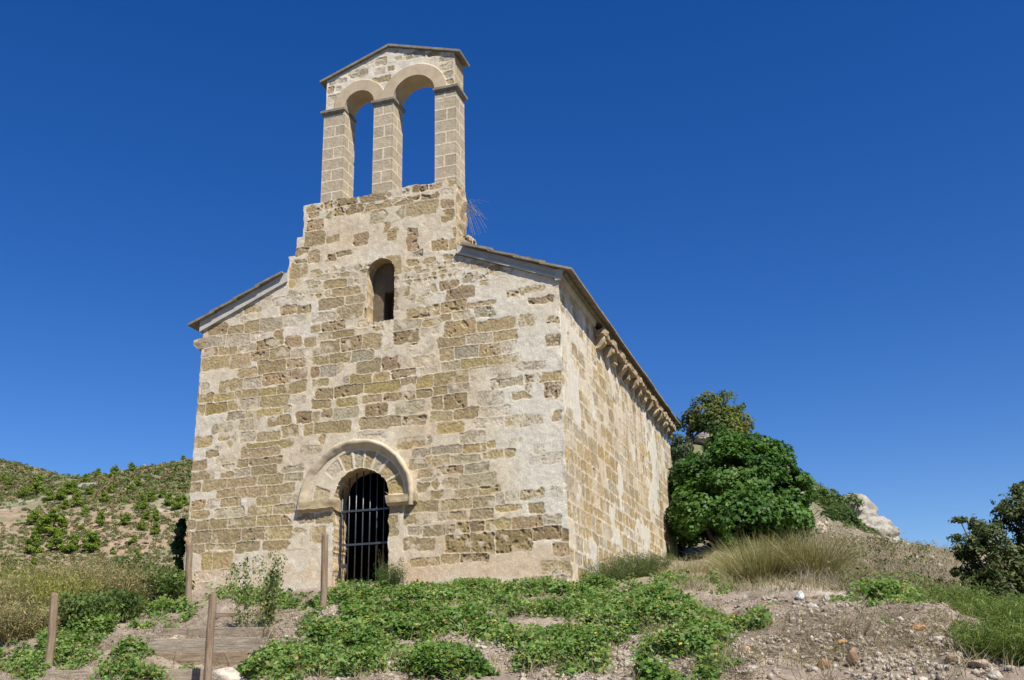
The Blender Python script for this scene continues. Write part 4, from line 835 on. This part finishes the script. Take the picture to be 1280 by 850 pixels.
PL = [(215,705,150,1),(370,692,150,1),(470,698,140,1.1),(595,692,140,1.4),(345,585,175,1.5),(225,512,110,1.2),(275,560,120,1.2),(660,522,105,1),(835,512,85,1.1),(560,455,75,1),(935,412,125,.9),(1030,488,85,1),(970,480,75,1.1),(940,550,75,1.1),(1030,572,90,1),(240,315,140,1.1),(60,250,70,1),(160,330,75,1.1),(450,310,95,1.3),(510,392,100,1.1),(690,362,75,1.3),(910,742,65,1),(750,702,50,1.2),(1120,385,95,1),(1180,410,110,.9),(1215,390,90,1),(570,240,75,1.2),(650,195,65,1),(760,195,85,1.1),(870,160,70,1.2),(920,255,60,1.3),(1060,175,50,1.3),(1150,90,35,1.3),(1215,82,35,1.3),(990,112,40,1.3),(400,350,85,1.4),(320,350,80,1.4),(1000,355,75,1.2),(740,300,60,1.5),(220,785,60,1.2),(930,830,70,1.1),(1010,850,80,1.1),(790,820,45,1.3),(20,230,60,1.1),(480,290,80,1.1),(590,310,60,1.5),(1080,330,55,1.5),(430,410,70,1.3),(870,300,60,1.4),(540,560,60,1.3),(880,640,70,1.3)]
POSW = lambda x_, y_: (('far left' if x_ < 200 else 'left' if x_ < 420 else 'middle' if x_ < 720 else 'right' if x_ < 980 else 'beside the chapel'), ('on the ridge' if y_ < 260 else 'on the upper slope' if y_ < 420 else 'mid slope' if y_ < 600 else 'on the lower slope' if y_ < 760 else 'at the foot of the slope'))
gp_ = ground([a[0]/5.3125 for a in PL], [560+a[1]/5.3125 for a in PL], 60.)
seen = {}
used = [0]*4
for i, (p, (zx, zy, h_, asp)) in enumerate(zip(gp_, PL)):
    if np.isnan(p[0]): continue
    d = (p-CAM)@AF; hm = h_/5.3125/FPX*d*1.0; v = i % 4; e, c_, t_ = PINES[v]
    if used[v]:
        e2 = e.copy(); COL.objects.link(e2)
        for q in (c_, t_): q2 = q.copy(); COL.objects.link(q2); q2.parent = e2
        e = e2
    used[v] = 1
    e.location = tuple(p); e.scale = (hm*asp, hm*asp, hm*1.05); e.rotation_euler = (0, 0, i*1.7)
    a_, b_ = POSW(zx, zy); s_ = 'stout' if asp > 1.25 else 'slender' if asp < 1.0 else 'rounded'; t2 = 'tall' if h_ > 100 else 'mid-sized' if h_ > 70 else 'small'
    lb = f"{t2} {s_} pine {b_}, {a_} of the hill"; k = seen.get(lb, 0); seen[lb] = k+1
    if k:
        ex = ['second one', 'third one', 'fourth one', 'fifth one', 'sixth one'][min(k-1, 4)]; lb = lb+', '+ex
    e['label'] = lb; e['category'] = 'tree'; e['group'] = 'pines on the hillside'
# scrub on the hill (uncountable)
N_ = 9000; px = RNG.uniform(-40, 245, N_); py = RNG.uniform(575, 745, N_); G_ = ground(px, py, 60.); _, pj = proj(np.where(np.isnan(G_), 0, G_)); ok_ = ~np.isnan(G_[:, 0]) & (RNG.random(N_) < np.interp(pj, [575, 620, 650, 680, 740], [1., .85, .6, .6, .6])); G_ = G_[ok_]; pj = pj[ok_]
kk = fbm2(G_[:, 0], G_[:, 1], .05, 3, 70)*1.3+RNG.uniform(-.6, .6, len(G_))+.45*sstep(150, 230, np.hypot(G_[:, 0]-CAM[0], G_[:, 1]-CAM[1])); G_ = G_[kk > 0]
nl = 26; rr = (RNG.uniform(.22, .75, len(G_))*np.interp(pj[kk > 0], [600, 625, 660, 700], [1.6, 1.25, .75, .6]))[:, None]; off = RNG.normal(size=(len(G_), nl, 3)); off /= np.linalg.norm(off, axis=2, keepdims=True); off[..., 2] = np.abs(off[..., 2])*.75
P = (G_[:, None]+off*rr[:, None]*RNG.uniform(.6, 1, (len(G_), nl, 1))).reshape(-1, 3); N = off.reshape(-1, 3)+RNG.normal(size=P.shape)*.4
cs = np.where(RNG.random((len(G_), 1)) < .25, np.array([.24, .19, .11]), np.array([.13, .155, .055]))*RNG.uniform(.7, 1.3, (len(G_), 1))
tag(leaves('hillside_scrub', P, N, np.repeat(rr[:, 0]*.75, nl), np.repeat(cs, nl, 0), MAT['leaf']), kind='stuff')
def rock(name, label, cat, c, r, seed, col=(.37, .345, .30), mat=None, sub_=5, group=None, amp=.3, fr=1.1, col2=None):
    import bmesh
    bm = bmesh.new(); bmesh.ops.create_icosphere(bm, subdivisions=sub_, radius=1); V = np.array([v.co[:] for v in bm.verts]); F = np.array([[v.index for v in f.verts] for f in bm.faces]); bm.free()
    q = V*fr+seed*3.1; rid = 1-np.abs(fbm3(q[:, 0], q[:, 1], q[:, 2]*1.6, 1.2, 4, seed)); sc_ = 1+amp*(rid-.75)*1.6+.10*fbm3(q[:, 0], q[:, 1], q[:, 2]*1.6, 2.5, 4, seed+4)
    if sub_ == 3:
        rg_ = np.random.default_rng(seed); nn_ = rg_.normal(size=(13, 3)); nn_ /= np.linalg.norm(nn_, axis=1, keepdims=True); dd_ = rg_.uniform(.55, .95, 13)
        sc_ = np.minimum(1.25, np.min(np.where(V@nn_.T > .05, dd_/np.maximum(V@nn_.T, .05), 9), axis=1))*(1+.05*fbm3(q[:, 0], q[:, 1], q[:, 2], 4, 3, seed+4))
    st_ = np.round(V[:, 2]*3+fbm3(q[:, 0], q[:, 1], q[:, 2], 1.5, 2, seed+8))/3; 
    P = V*sc_[:, None]; P[:, 2] = P[:, 2]*.92+st_*.08; P = P*np.array(r)
    t = sstep(-.2, .3, fbm3(V[:, 0]*fr, V[:, 1]*fr, V[:, 2]*fr, 2, 3, seed+12))[:, None]; c2 = np.array(col2 if col2 is not None else np.array(col)*.72)
    C = np.array(col)*(1-t)+c2*t
    o = mesh_np(name, P, F, mat or MAT['rock'], C, None, False); o.location = tuple(map(float, c)); o.rotation_euler = (0, 0, seed)
    return tag(o, label, cat, group)
def rk_at(px, py, d, rpx, asp, *a, **k): r_ = rpx/FPX*d; rock('rock_outcrop', a[0], 'rock', at(px, py, d), (r_*asp[0], r_*asp[1], r_*asp[2]), *a[1:], **k)
rk_at(1072, 655, 47, 30, (.8, .9, 1.15), 'pale grey pointed rock on the skyline right of the fig tree', 2)
rk_at(1094, 674, 46, 30, (.95, .9, .85), 'lower pale rock stepping down at the right of the pointed rock', 3)
rk_at(1025, 668, 33, 13, (.7, .8, 1.1), 'small cream rock face just right of the fig tree', 4, col=(.50, .42, .31))
rk_at(880, 550, 46.5, 17, (1.0, .7, .5), 'grey rock showing below the hilltop tree', 5, col=(.34, .30, .25))
rk_at(905, 548, 45.8, 14, (1.0, .7, .5), 'reddish-brown rock below the hilltop tree', 6, col=(.30, .19, .11))
for i, (px, py, d, rp, asp, lb, cl) in enumerate(((118, 610, 215, 15, (1.4, .8, .4), 'pale grey crag in the saddle of the far hill', (.33, .31, .27)), (196, 605, 225, 12, (1.1, .8, .6), 'orange-cream crag high on the far hill by the chapel', (.55, .42, .27)), (225, 604, 225, 12, (1.2, .8, .55), 'cream crag touching the chapel edge high on the far hill', (.50, .42, .31)), (140, 603, 225, 8, (1.6, .8, .5), 'small grey crag right of the saddle', (.42, .40, .36)), (212, 597, 228, 9, (1.8, .8, .5), 'grey rock band just above the orange-cream crag', (.38, .36, .32)))):
    rk_at(px, py, d, rp, asp, lb, 10+i, col=cl, sub_=4)

# ------------------------------------------------------------------ posts and planks
def post(label, ptop, pbase, d, rr_, seed, lean=0):
    a = at(*pbase, d); b = at(*ptop, d); a = gnd(a); ax = b-a; hgt = np.linalg.norm(ax); mb = MB(); P = [a+ax*t for t in (-.25, 0, .2, .4, .6, .8, .97, 1.0)]
    rs = random.Random(seed); n_ = 12
    mb.tube([p+np.array([rs.uniform(-.006, .006), rs.uniform(-.006, .006), 0]) for p in P], [.9*rr_*q for q in (1.05, 1.03, 1, 1.02, .99, 1, .98, .93)], n_)
    V = np.concatenate(mb.V)
    o = mb.build('fence_post', MAT['wood'], None, False, a, bevel=.004); return tag(o, label, 'post', 'weathered wooden posts beside the steps')
post('weathered round post standing in front of the left edge of the chapel', (237, 680), (235, 757), 16.5, .056, 1)
post('weathered round post standing just left of the barred door', (406.5, 668), (404, 762), 14.2, .052, 2)
post('weathered post in front of the planks, cut by the bottom of the view', (266, 742), (259, 858), 11.5, .048, 3)
post('leaning weathered post near the left edge of the view', (69, 742), (60, 843), 12.3, .052, 4)
def plank(label, x0, y0, x1_, y1_, d0, d1, hpx, th=.045, seed=0, lip=0):
    a = at(x0, y0, d0); b = at(x1_, y1_, d1); hgt = hpx/FPX*(d0+d1)/2*1.02; ax = b-a; ln = np.linalg.norm(ax); ax /= ln; nrm = np.cross(ax, [0, 0, 1]); nrm /= np.linalg.norm(nrm); up = np.cross(nrm, ax)
    if up[2] < 0: up = -up
    c_ = (a+b)/2-up*hgt/2; R = np.stack([ax, nrm, up], 1); mb = MB(); mb.box((0, 0, 0), (ln/2, th/2, hgt/2), jit=.004)
    o = mb.build('wooden_plank', MAT[('plank', 'plank_a', 'plank_b')[seed % 3]], None, False, None, bevel=.006); o.matrix_world = Matrix(((R[0][0], R[0][1], R[0][2], c_[0]), (R[1][0], R[1][1], R[1][2], c_[1]), (R[2][0], R[2][1], R[2][2], c_[2]), (0, 0, 0, 1)))
    return tag(o, label, 'plank', 'planks holding the earth steps')
plank('long grey plank, upper of the two stacked behind the bottom post', 143, 800, 336, 796, 12.55, 12.75, 18, seed=1)
plank('long grey plank, lower of the two stacked behind the bottom post', 158, 817, 310, 814.5, 12.5, 12.68, 19, seed=2)
plank('short plank set back above the stacked planks', 205, 785, 330, 784, 13.3, 13.3, 15, seed=3)
plank('plank edge lowest in the view left of the bottom post', 60, 838, 255, 835.5, 11.7, 11.9, 18, seed=4)
plank('thin plank edge lying in the leaves below the barred door', 268, 766, 400, 763.5, 14.5, 14.4, 7, .09, seed=5)

# ------------------------------------------------------------------ ground cover of soft green leaves (patches measured in the photo, grown on the terrain)
PATCH = [(765,737,45,9,1),(215,843,55,7,1.2),(320,838,14,8,1),(130,800,30,12,1),(590,753,265,15,1.5),(450,785,75,28,1.3),(500,775,60,26,1),(495,815,38,20,1),(700,822,52,20,1),(850,790,75,32,1.3),(790,762,75,15,1),(930,835,55,16,1),(565,838,55,12,.9),(160,836,60,16,1),(200,772,58,15,1),(120,815,70,25,1),(345,838,42,16,1),(1085,752,48,10,1),(1130,745,40,14,1),(925,785,34,10,.7),(455,765,90,18,1),(30,838,60,14,.9),(850,735,62,13,1),(560,795,70,12,1),(640,745,160,8,1),(240,760,30,10,.8),(350,748,90,8,.9),(330,810,30,5,.2),(620,805,30,8,.5),(760,795,50,12,.8),(200,836,70,10,.9),(90,790,50,14,.7),(680,760,130,12,1),(540,770,80,14,1),(420,835,60,12,.7),(1110,768,26,8,.8),(700,838,60,10,.6),(880,850,80,12,.8),(430,755,120,8,1)]
Pp, Qq = [], []
for cx_, cy_, rx, ry, dens in PATCH:
    k = int(rx*ry*dens*3.4); a = RNG.uniform(0, 2*np.pi, k); r = np.sqrt(RNG.uniform(0, 1, k)); Pp.append(cx_+np.cos(a)*r*rx); Qq.append(cy_+np.sin(a)*r*ry)
Pp = np.concatenate(Pp); Qq = np.concatenate(Qq); G_ = ground(Pp, Qq, 7., 30., 500); ok = ~np.isnan(G_[:, 0]); G_ = G_[ok]
dn = fbm2(G_[:, 0], G_[:, 1], 1.6, 3, 90)+fbm2(G_[:, 0], G_[:, 1], 5, 2, 91)*.4; ok = (dn > -.0) & (fbm2(G_[:, 0], G_[:, 1], 2.6, 2, 97)+.35*(G_[:, 1] > -3) > -.3) & ~((G_[:, 0] > -.02) & (G_[:, 0] < 7.62) & (G_[:, 1] > -.05)); G_, dn = G_[ok], dn[ok]
mh = .04+.17*sstep(.0, .45, dn); nL = 3
P = np.repeat(G_, nL, 0)+RNG.normal(size=(len(G_)*nL, 3))*np.array([.045, .045, 0]); mhr = np.repeat(mh, nL); P[:, 2] = hz(P[:, 0], P[:, 1])+mhr*RNG.uniform(.15, 1.05, len(P))
bad = (P[:, 0] > -.03) & (P[:, 0] < 7.65) & (P[:, 1] > -.03); P = P[~bad]; mhr = mhr[~bad]
dP = (P-CAM)@HF; N = RNG.normal(size=P.shape)*.6+np.array([0, -.25, 1.])
t = sstep(-.3, .3, fbm2(P[:, 0], P[:, 1], 3, 2, 93))[:, None]; cg = np.array([.105, .19, .042])*(1-t)+np.array([.17, .26, .075])*t
k8 = RNG.random(len(P)) < .07; cg[k8] = np.array([.30, .25, .12]); k9 = RNG.random(len(P)) < .2; cg[k9] = cg[k9]*np.array([1.25, 1.15, 1.1])
tag(leaves('ground_cover', P, N, .047+.0*dP, cg, MAT['leaf'], None, None, FIG, .3), kind='stuff')
k = RNG.random(len(P)) < .004; Pf = P[k]+np.array([0, 0, .03]); tag(leaves('yellow_flowers', Pf, np.tile([0, -.5, 1.], (len(Pf), 1))+RNG.normal(size=Pf.shape)*.3, .026, (.62, .50, .05), MAT['leaf'], None, None, FIG, .1), kind='stuff')

# dead stalks and litter over the bank
def sample(px0, px1, py0, py1, n_, d1=30.):
    g_ = ground(RNG.uniform(px0, px1, n_), RNG.uniform(py0, py1, n_), 7., d1, 500); g_ = g_[~np.isnan(g_[:, 0])]
    return g_[~((g_[:, 0] > -.1) & (g_[:, 0] < 7.7) & (g_[:, 1] > -.1))]
g_ = sample(-20, 1270, 745, 856, 60000); dn = fbm2(g_[:, 0], g_[:, 1], 1.3, 3, 95); g_ = g_[dn > -.1+RNG.normal(size=len(g_))*.1]
D = RNG.normal(size=g_.shape); D[:, 2] = np.abs(D[:, 2])*.35+.05
cc_ = np.array([.20, .155, .12])+RNG.uniform(0, 1, (len(g_), 1))*np.array([.20, .17, .13]); tag(blades('dead_stalks', g_, D, .10, .007, cc_, MAT['dry'], None, None, .5, 2), kind='stuff')
g_ = sample(-20, 1270, 742, 856, 900); D = RNG.normal(size=g_.shape)*.3; D[:, 2] = 1
tag(blades('dry_sprigs', np.repeat(g_, 5, 0)+RNG.normal(size=(len(g_)*5, 3))*np.array([.04, .04, 0]), np.repeat(D, 5, 0)+RNG.normal(size=(len(g_)*5, 3))*.3, .24, .006, np.array([.26, .22, .13])+RNG.uniform(-.08, .1, (len(g_)*5, 1)), MAT['dry'], None, None, .6, 3), kind='stuff')
g_ = sample(1000, 1200, 655, 765, 500, 60.); g_ = g_[(g_-CAM)@HF > 13.5]; RB = RNG.random(len(g_))
# gravel
g_ = sample(300, 1265, 748, 856, 20000); dn = fbm2(g_[:, 0], g_[:, 1], .7, 4, 40)+.5*fbm2(g_[:, 0], g_[:, 1], 11, 2, 42); g_ = g_[dn > -.12]
ico = np.array([(0, 0, 1), (.894, 0, .447), (.276, .851, .447), (-.724, .526, .447), (-.724, -.526, .447), (.276, -.851, .447), (.724, .526, -.447), (-.276, .851, -.447), (-.894, 0, -.447), (-.276, -.851, -.447), (.724, -.526, -.447), (0, 0, -1)], float)
icf = np.array([(0,1,2),(0,2,3),(0,3,4),(0,4,5),(0,5,1),(1,6,2),(2,7,3),(3,8,4),(4,9,5),(5,10,1),(2,6,7),(3,7,8),(4,8,9),(5,9,10),(1,10,6),(6,11,7),(7,11,8),(8,11,9),(9,11,10),(10,11,6)])
def pebbles(name, g_, smin, smax, c1, c2, pw=3):
    n_ = len(g_); s = smin+(smax-smin)*RNG.uniform(0, 1, n_)**pw; V = ico[None]*(s[:, None, None]*RNG.uniform(.45, 1.1, (n_, 1, 3)))*RNG.uniform(.55, 1.35, (n_, 12, 1)); a = RNG.uniform(0, 6.28, n_); ca, sa = np.cos(a)[:, None], np.sin(a)[:, None]
    V = np.stack([V[..., 0]*ca-V[..., 1]*sa, V[..., 0]*sa+V[..., 1]*ca, V[..., 2]*.8], -1)+g_[:, None]+np.array([0, 0, .0])+(s*.2)[:, None, None]*np.array([0, 0, 1.])
    F = (icf[None]+np.arange(n_)[:, None, None]*12).reshape(-1, 3); t = RNG.uniform(0, 1, (n_, 1)); C = np.repeat(np.array(c1)*(1-t)+np.array(c2)*t, 12, 0); return tag(mesh_np(name, V.reshape(-1, 3), F, MAT['rock'], C, None, False), kind='stuff')
pebbles('gravel', g_, .006, .045, (.24, .19, .15), (.50, .44, .37), 4.5)
# larger single stones
for i, (px, py, rp, lb, cl, asp) in enumerate(((815, 749, 6, 'white stone lying in the leaves right of the chapel corner', (.62, .60, .56), (1, 1, .8)), (870, 750, 5, 'flat pale stone on the bank right of the white stone', (.55, .50, .44), (1.6, 1, .5)),
    (1001, 746, 6, 'whitish upright stone in front of the grass tussock', (.60, .60, .57), (.8, .8, 1.1)), (1034, 748, 5.5, 'whitish upright stone at the right of the grass tussock', (.58, .58, .56), (.7, .8, 1.2)), (1017, 757, 6, 'pale stone on the bank between the two upright stones', (.56, .52, .46), (1.3, 1, .7)),
    (1030, 829, 9, 'split brown stone low on the gravel bank', (.32, .20, .12), (1.2, .8, .9)), (1068, 824, 10, 'tall broken brown stone at the bottom of the gravel bank', (.33, .22, .14), (.9, .8, 1.2)), (1053, 799, 8, 'flat orange stone in the middle of the gravel bank', (.46, .26, .12), (1.4, 1, .5)),
    (1150, 783, 9, 'flat orange-brown stone near the top right of the gravel bank', (.44, .25, .11), (1.5, 1, .5)), (933, 812, 7, 'pinkish stone among leaves on the bank', (.50, .33, .23), (.9, .9, .9)), (1222, 826, 11, 'long pale stone at the right tip of the gravel bank', (.47, .36, .27), (1.8, .8, .6)), (1190, 822, 9, 'brownish stone near the right tip of the bank', (.33, .24, .17), (1.3, 1, .8)),
    (390, 822, 10, 'whitish stone right of the stacked planks', (.58, .52, .46), (1.4, 1, .6)), (800, 838, 7, 'white stone low in the middle of the bank', (.62, .58, .54), (1.2, 1, .9)), (1245, 842, 8, 'grey stone in the lower right corner of the bank', (.42, .37, .31), (1.3, 1, .7)), (1170, 800, 7, 'grey stone right of the flat orange stone', (.44, .40, .35), (1.2, 1, .7)), (660, 798, 6, 'white stone between the leaf patches below the chapel corner', (.60, .56, .51), (1.3, 1, .8)))):
    p = ground(px, py+rp*.6, 7., 30.)[0]
    if np.isnan(p[0]): continue
    d = (p-CAM)@AF; r_ = rp/FPX*d; rock('stone', lb, 'stone', p+np.array([0, 0, r_*asp[2]*.55]), (r_*asp[0], r_*asp[1], r_*asp[2]), 30+i, col=cl, sub_=3, group='loose stones on the bank', fr=.9)
p = at(285, 842, 11.9); rock('stone', 'pale block of stone at the bottom right of the front post', 'stone', gnd(p)+np.array([0, 0, .02]), (.22, .15, .13), 60, col=(.60, .52, .43), sub_=3, group='loose stones on the bank')

# ------------------------------------------------------------------ grasses
def tuft(label, px, py, d, rpx, hpx, n_, c1, c2, name='grass_tussock', cat='grass', wd=.008, bend=.8, group=None, spread=.8):
    b = gnd(at(px, py, d)); sc_ = d/FPX; e = b; r_ = rpx*sc_; h_ = hpx*sc_; a = RNG.uniform(0, 6.28, n_); rad = np.sqrt(RNG.uniform(0, 1, n_))
    P = np.stack([b[0]+np.cos(a)*rad*r_*.55, b[1]+np.sin(a)*rad*r_*.55, np.zeros(n_)], 1); P[:, 2] = hz(P[:, 0], P[:, 1])-.02
    D = np.stack([np.cos(a)*rad*spread, np.sin(a)*rad*spread, np.ones(n_)], 1)+RNG.normal(size=(n_, 3))*.12; t = RNG.uniform(0, 1, (n_, 1))
    o = blades(name, P, D, h_, wd, np.array(c1)*(1-t)+np.array(c2)*t, MAT['dry'], None, b, bend, 4); return tag(o, label, cat, group)
tuft('big straw-and-green grass tussock on the bank right of the fig tree', 955, 748, 15.5, 42, 66, 2000, (.13, .14, .04), (.46, .40, .22), spread=.7, bend=.55, wd=.010)
tuft('straw grass tussock, right half of the big pair below the dry slope', 1015, 748, 15.3, 42, 64, 2200, (.13, .125, .04), (.44, .37, .21), spread=.75, bend=.6, wd=.010)
tuft('short dry grass tussock at the foot of the fig tree', 935, 722, 20, 50, 34, 1500, (.25, .22, .10), (.42, .36, .21))
tuft('thin dry grass beside the far base of the chapel side wall', 860, 722, 20, 50, 22, 1300, (.20, .19, .08), (.40, .33, .19))
g_ = sample(1000, 1215, 655, 765, 9000, 60.); g_ = g_[(g_-CAM)@HF > 13.5]; D = RNG.normal(size=g_.shape)*.45; D[:, 2] = 1
t = RNG.uniform(0, 1, (len(g_), 1)); tag(blades('dry_grass', g_, D, .34, .009, np.array([.22, .18, .14])*(1-t)+np.array([.40, .34, .27])*t, MAT['dry'], None, None, .8, 3), kind='stuff')
g_ = sample(830, 1060, 690, 740, 4000, 60.); D = RNG.normal(size=g_.shape)*.45; D[:, 2] = 1
t = RNG.uniform(0, 1, (len(g_), 1)); tag(blades('dry_grass', g_, D, .2, .009, np.array([.20, .17, .09])*(1-t)+np.array([.36, .31, .19])*t, MAT['dry'], None, None, .8, 3), kind='stuff')
g_ = sample(1110, 1215, 690, 730, 1500, 60.); t = 0
g_ = sample(1020, 1210, 660, 765, 90, 60.); g_ = g_[(g_-CAM)@HF > 13.5]
off_ = RNG.normal(size=(len(g_), 60, 3))*np.array([.22, .22, .09]); rs_ = RNG.uniform(.5, 1.3, (len(g_), 1, 1)); Pq = (g_[:, None]+off_*rs_+np.array([0, 0, .12])).reshape(-1, 3)
cq = np.repeat(np.where(RNG.random((len(g_), 1)) < .5, np.array([.10, .13, .045]), np.array([.20, .17, .09])), 60, 0)
tag(leaves('slope_weeds', Pq, RNG.normal(size=Pq.shape)+np.array([0, 0, .6]), .07, cq, MAT['leaf']), kind='stuff')
g_ = sample(1000, 1210, 655, 765, 260, 60.); g_ = g_[(g_-CAM)@HF > 13.5]; pebbles('slope_stones', g_, .03, .16, (.30, .26, .20), (.50, .45, .38), 3)
# rosemary-like shrubs at the foot of the side wall
tuft('small bleached grass tussock left of the big pair', 925, 738, 16.5, 18, 30, 450, (.22, .19, .08), (.46, .40, .24), spread=.9, bend=.9)
tuft('low olive grass tussock at the right foot of the big pair', 1060, 742, 15.0, 24, 34, 700, (.14, .15, .05), (.40, .34, .20), spread=.9, bend=.9)
def weed(name, label, cat, px, py, d, rpx, hpx, nst, c1, c2, leafn=12, ls=.05, wd=.008, group=None, tm=NEED, spread=.5, mat='leaf'):
    LF = tm
    b = gnd(at(px, py, d)); sc_ = d/FPX; e = empty(name, b, label, cat, group); a = RNG.uniform(0, 6.28, nst); rad = np.sqrt(RNG.uniform(0, 1, nst)); r_ = rpx*sc_; h_ = hpx*sc_*RNG.uniform(.55, 1.05, nst)
    P = np.stack([b[0]+np.cos(a)*rad*r_*.5, b[1]+np.sin(a)*rad*r_*.5, np.full(nst, b[2]-.03)], 1); D = np.stack([np.cos(a)*rad*r_*spread, np.sin(a)*rad*r_*spread, h_], 1)
    t = RNG.uniform(0, 1, (nst, 1)); cs_ = np.array(c1)*(1-t)+np.array(c2)*t
    blades('stems', P, D, np.linalg.norm(D, axis=1), wd, cs_*.8, MAT['dry'], e, b, .15, 3)
    Q = np.repeat(P, leafn, 0)+np.repeat(D, leafn, 0)*RNG.uniform(.15, 1.05, (nst*leafn, 1))+RNG.normal(size=(nst*leafn, 3))*ls*.5
    leaves('foliage', Q, RNG.normal(size=Q.shape), ls, np.repeat(cs_, leafn, 0), MAT[mat], e, b, tm, .3); return e
def wall_weed(label, y_, off, rp, hp, nst, c1, c2, grp='shrubs along the side wall'):
    p = gnd((W+off, y_, 0)); px_, py_ = proj(p); return weed('low_shrub', label, 'shrub', px_, py_, (p-CAM)@HF, rp, hp, nst, c1, c2, 22, .05, group=grp, tm=LEAF if False else NEED, spread=.9)
for i, (y_, of, rp, hp, nst, lb) in enumerate(((.9, .35, 26, 36, 260, 'dark rosemary-like shrub nearest the front corner of the side wall'), (2.2, .4, 24, 36, 260, 'dark rosemary-like shrub, second along the side wall'), (3.6, .45, 22, 34, 240, 'dark rosemary-like shrub, third along the side wall'), (5.2, .5, 20, 26, 200, 'sparser shrub midway along the side wall'), (7.5, .4, 18, 22, 160, 'small shrub toward the far end of the side wall'))):
    wall_weed(lb, y_, of, rp, hp, nst, (.055, .085, .028), (.12, .15, .05))
wall_weed('tall thin green weed against the far end of the side wall', 10.2, .15, 6, 38, 40, (.10, .14, .04), (.15, .19, .06), None)
weed('tall_weed', 'tall pale green weed with feathery tops left of the post by the door', 'weed', 318, 768, 13.6, 50, 98, 20, (.15, .20, .07), (.27, .30, .13), 60, .05, tm=LEAF)
weed('tall_weed', 'slender feathery weed standing right of the tallest weed', 'weed', 336, 762, 13.7, 10, 82, 14, (.15, .19, .07), (.26, .28, .12), 90, .05, tm=LEAF)
weed('door_bush', 'small dark green bush growing at the right end of the door sill', 'bush', 488, 752, 16.9, 22, 36, 90, (.05, .09, .025), (.10, .15, .04), 44, .05)
weed('door_bush', 'low dark green bush below the barred door', 'bush', 445, 757, 16.4, 18, 22, 60, (.045, .085, .022), (.09, .13, .035), 30, .04)
weed('dry_weed', 'dry brown weed climbing in the right side of the doorway', 'weed', 478, 742, 17.2, 8, 66, 9, (.14, .10, .06), (.22, .17, .09), 18, .03)
for px_, py_, d_, lb in ((640, 770, 13.6, 'thin reddish dry weed on the bank below the chapel corner'), (1050, 800, 10, 'dry grey twiggy weed on the gravel bank'), (515, 822, 10.8, 'ball of grey dead twigs among the leaves'), (1075, 812, 9.4, 'thin olive weed on the lower gravel bank'), (822, 800, 11, 'pale upright dry weed in the middle leaf patch'), (330, 790, 12.9, 'tangle of dead branches on top of the planks')):
    weed('dry_weed', lb, 'weed', px_, py_+8, d_, 22, 26, 60, (.17, .13, .09), (.30, .25, .18), 6, .03, spread=1.1, group='dry weeds on the bank')
# green feathery growth below the right tree
for i, (px_, py_, d_, rp, hp, lb) in enumerate(((1190, 800, 13.0, 34, 45, 'feathery green bush directly behind the right tip of the gravel bank'), (1235, 810, 12.5, 36, 36, 'feathery green bush under the dark right tree'), (1275, 830, 12, 40, 42, 'feathery green bush in the lower right corner'), (1160, 768, 14, 22, 24, 'small green bush at the top right of the gravel bank'), (1215, 780, 14.5, 36, 30, 'feathery green bush behind the others at right'), (1264, 846, 8.9, 46, 50, 'grey-green bush at the bottom right corner'))):
    weed('feathery_bush', lb, 'bush', px_, py_, d_, rp, hp, 420, (.09, .14, .03), (.19, .25, .07), 20, .06, group='feathery bushes at the right', spread=1.0)
# dry weed hanging on the gable stack
mb = MB(); rs = random.Random(4); b0 = np.array([5.62, .35, 7.55])
for i in range(26):
    p = b0+np.array([0, rs.uniform(-.15, .15), rs.uniform(-.1, .1)]); d_ = np.array([rs.uniform(.15, .5), rs.uniform(-.1, .15), rs.uniform(-.25, .2)]); mb.tube([p, p+d_*.5+np.array([0, 0, .04]), p+d_+np.array([0, 0, -.12 if i % 2 else -.4])], [.004, .003, .0015], 4)
tag(mb.build('hanging_weed', flat_mat('dead_stem', (.20, .16, .12), (.33, .27, .21), 20, .001)), 'wispy dry weed hanging from the right side of the bell gable base', 'weed')
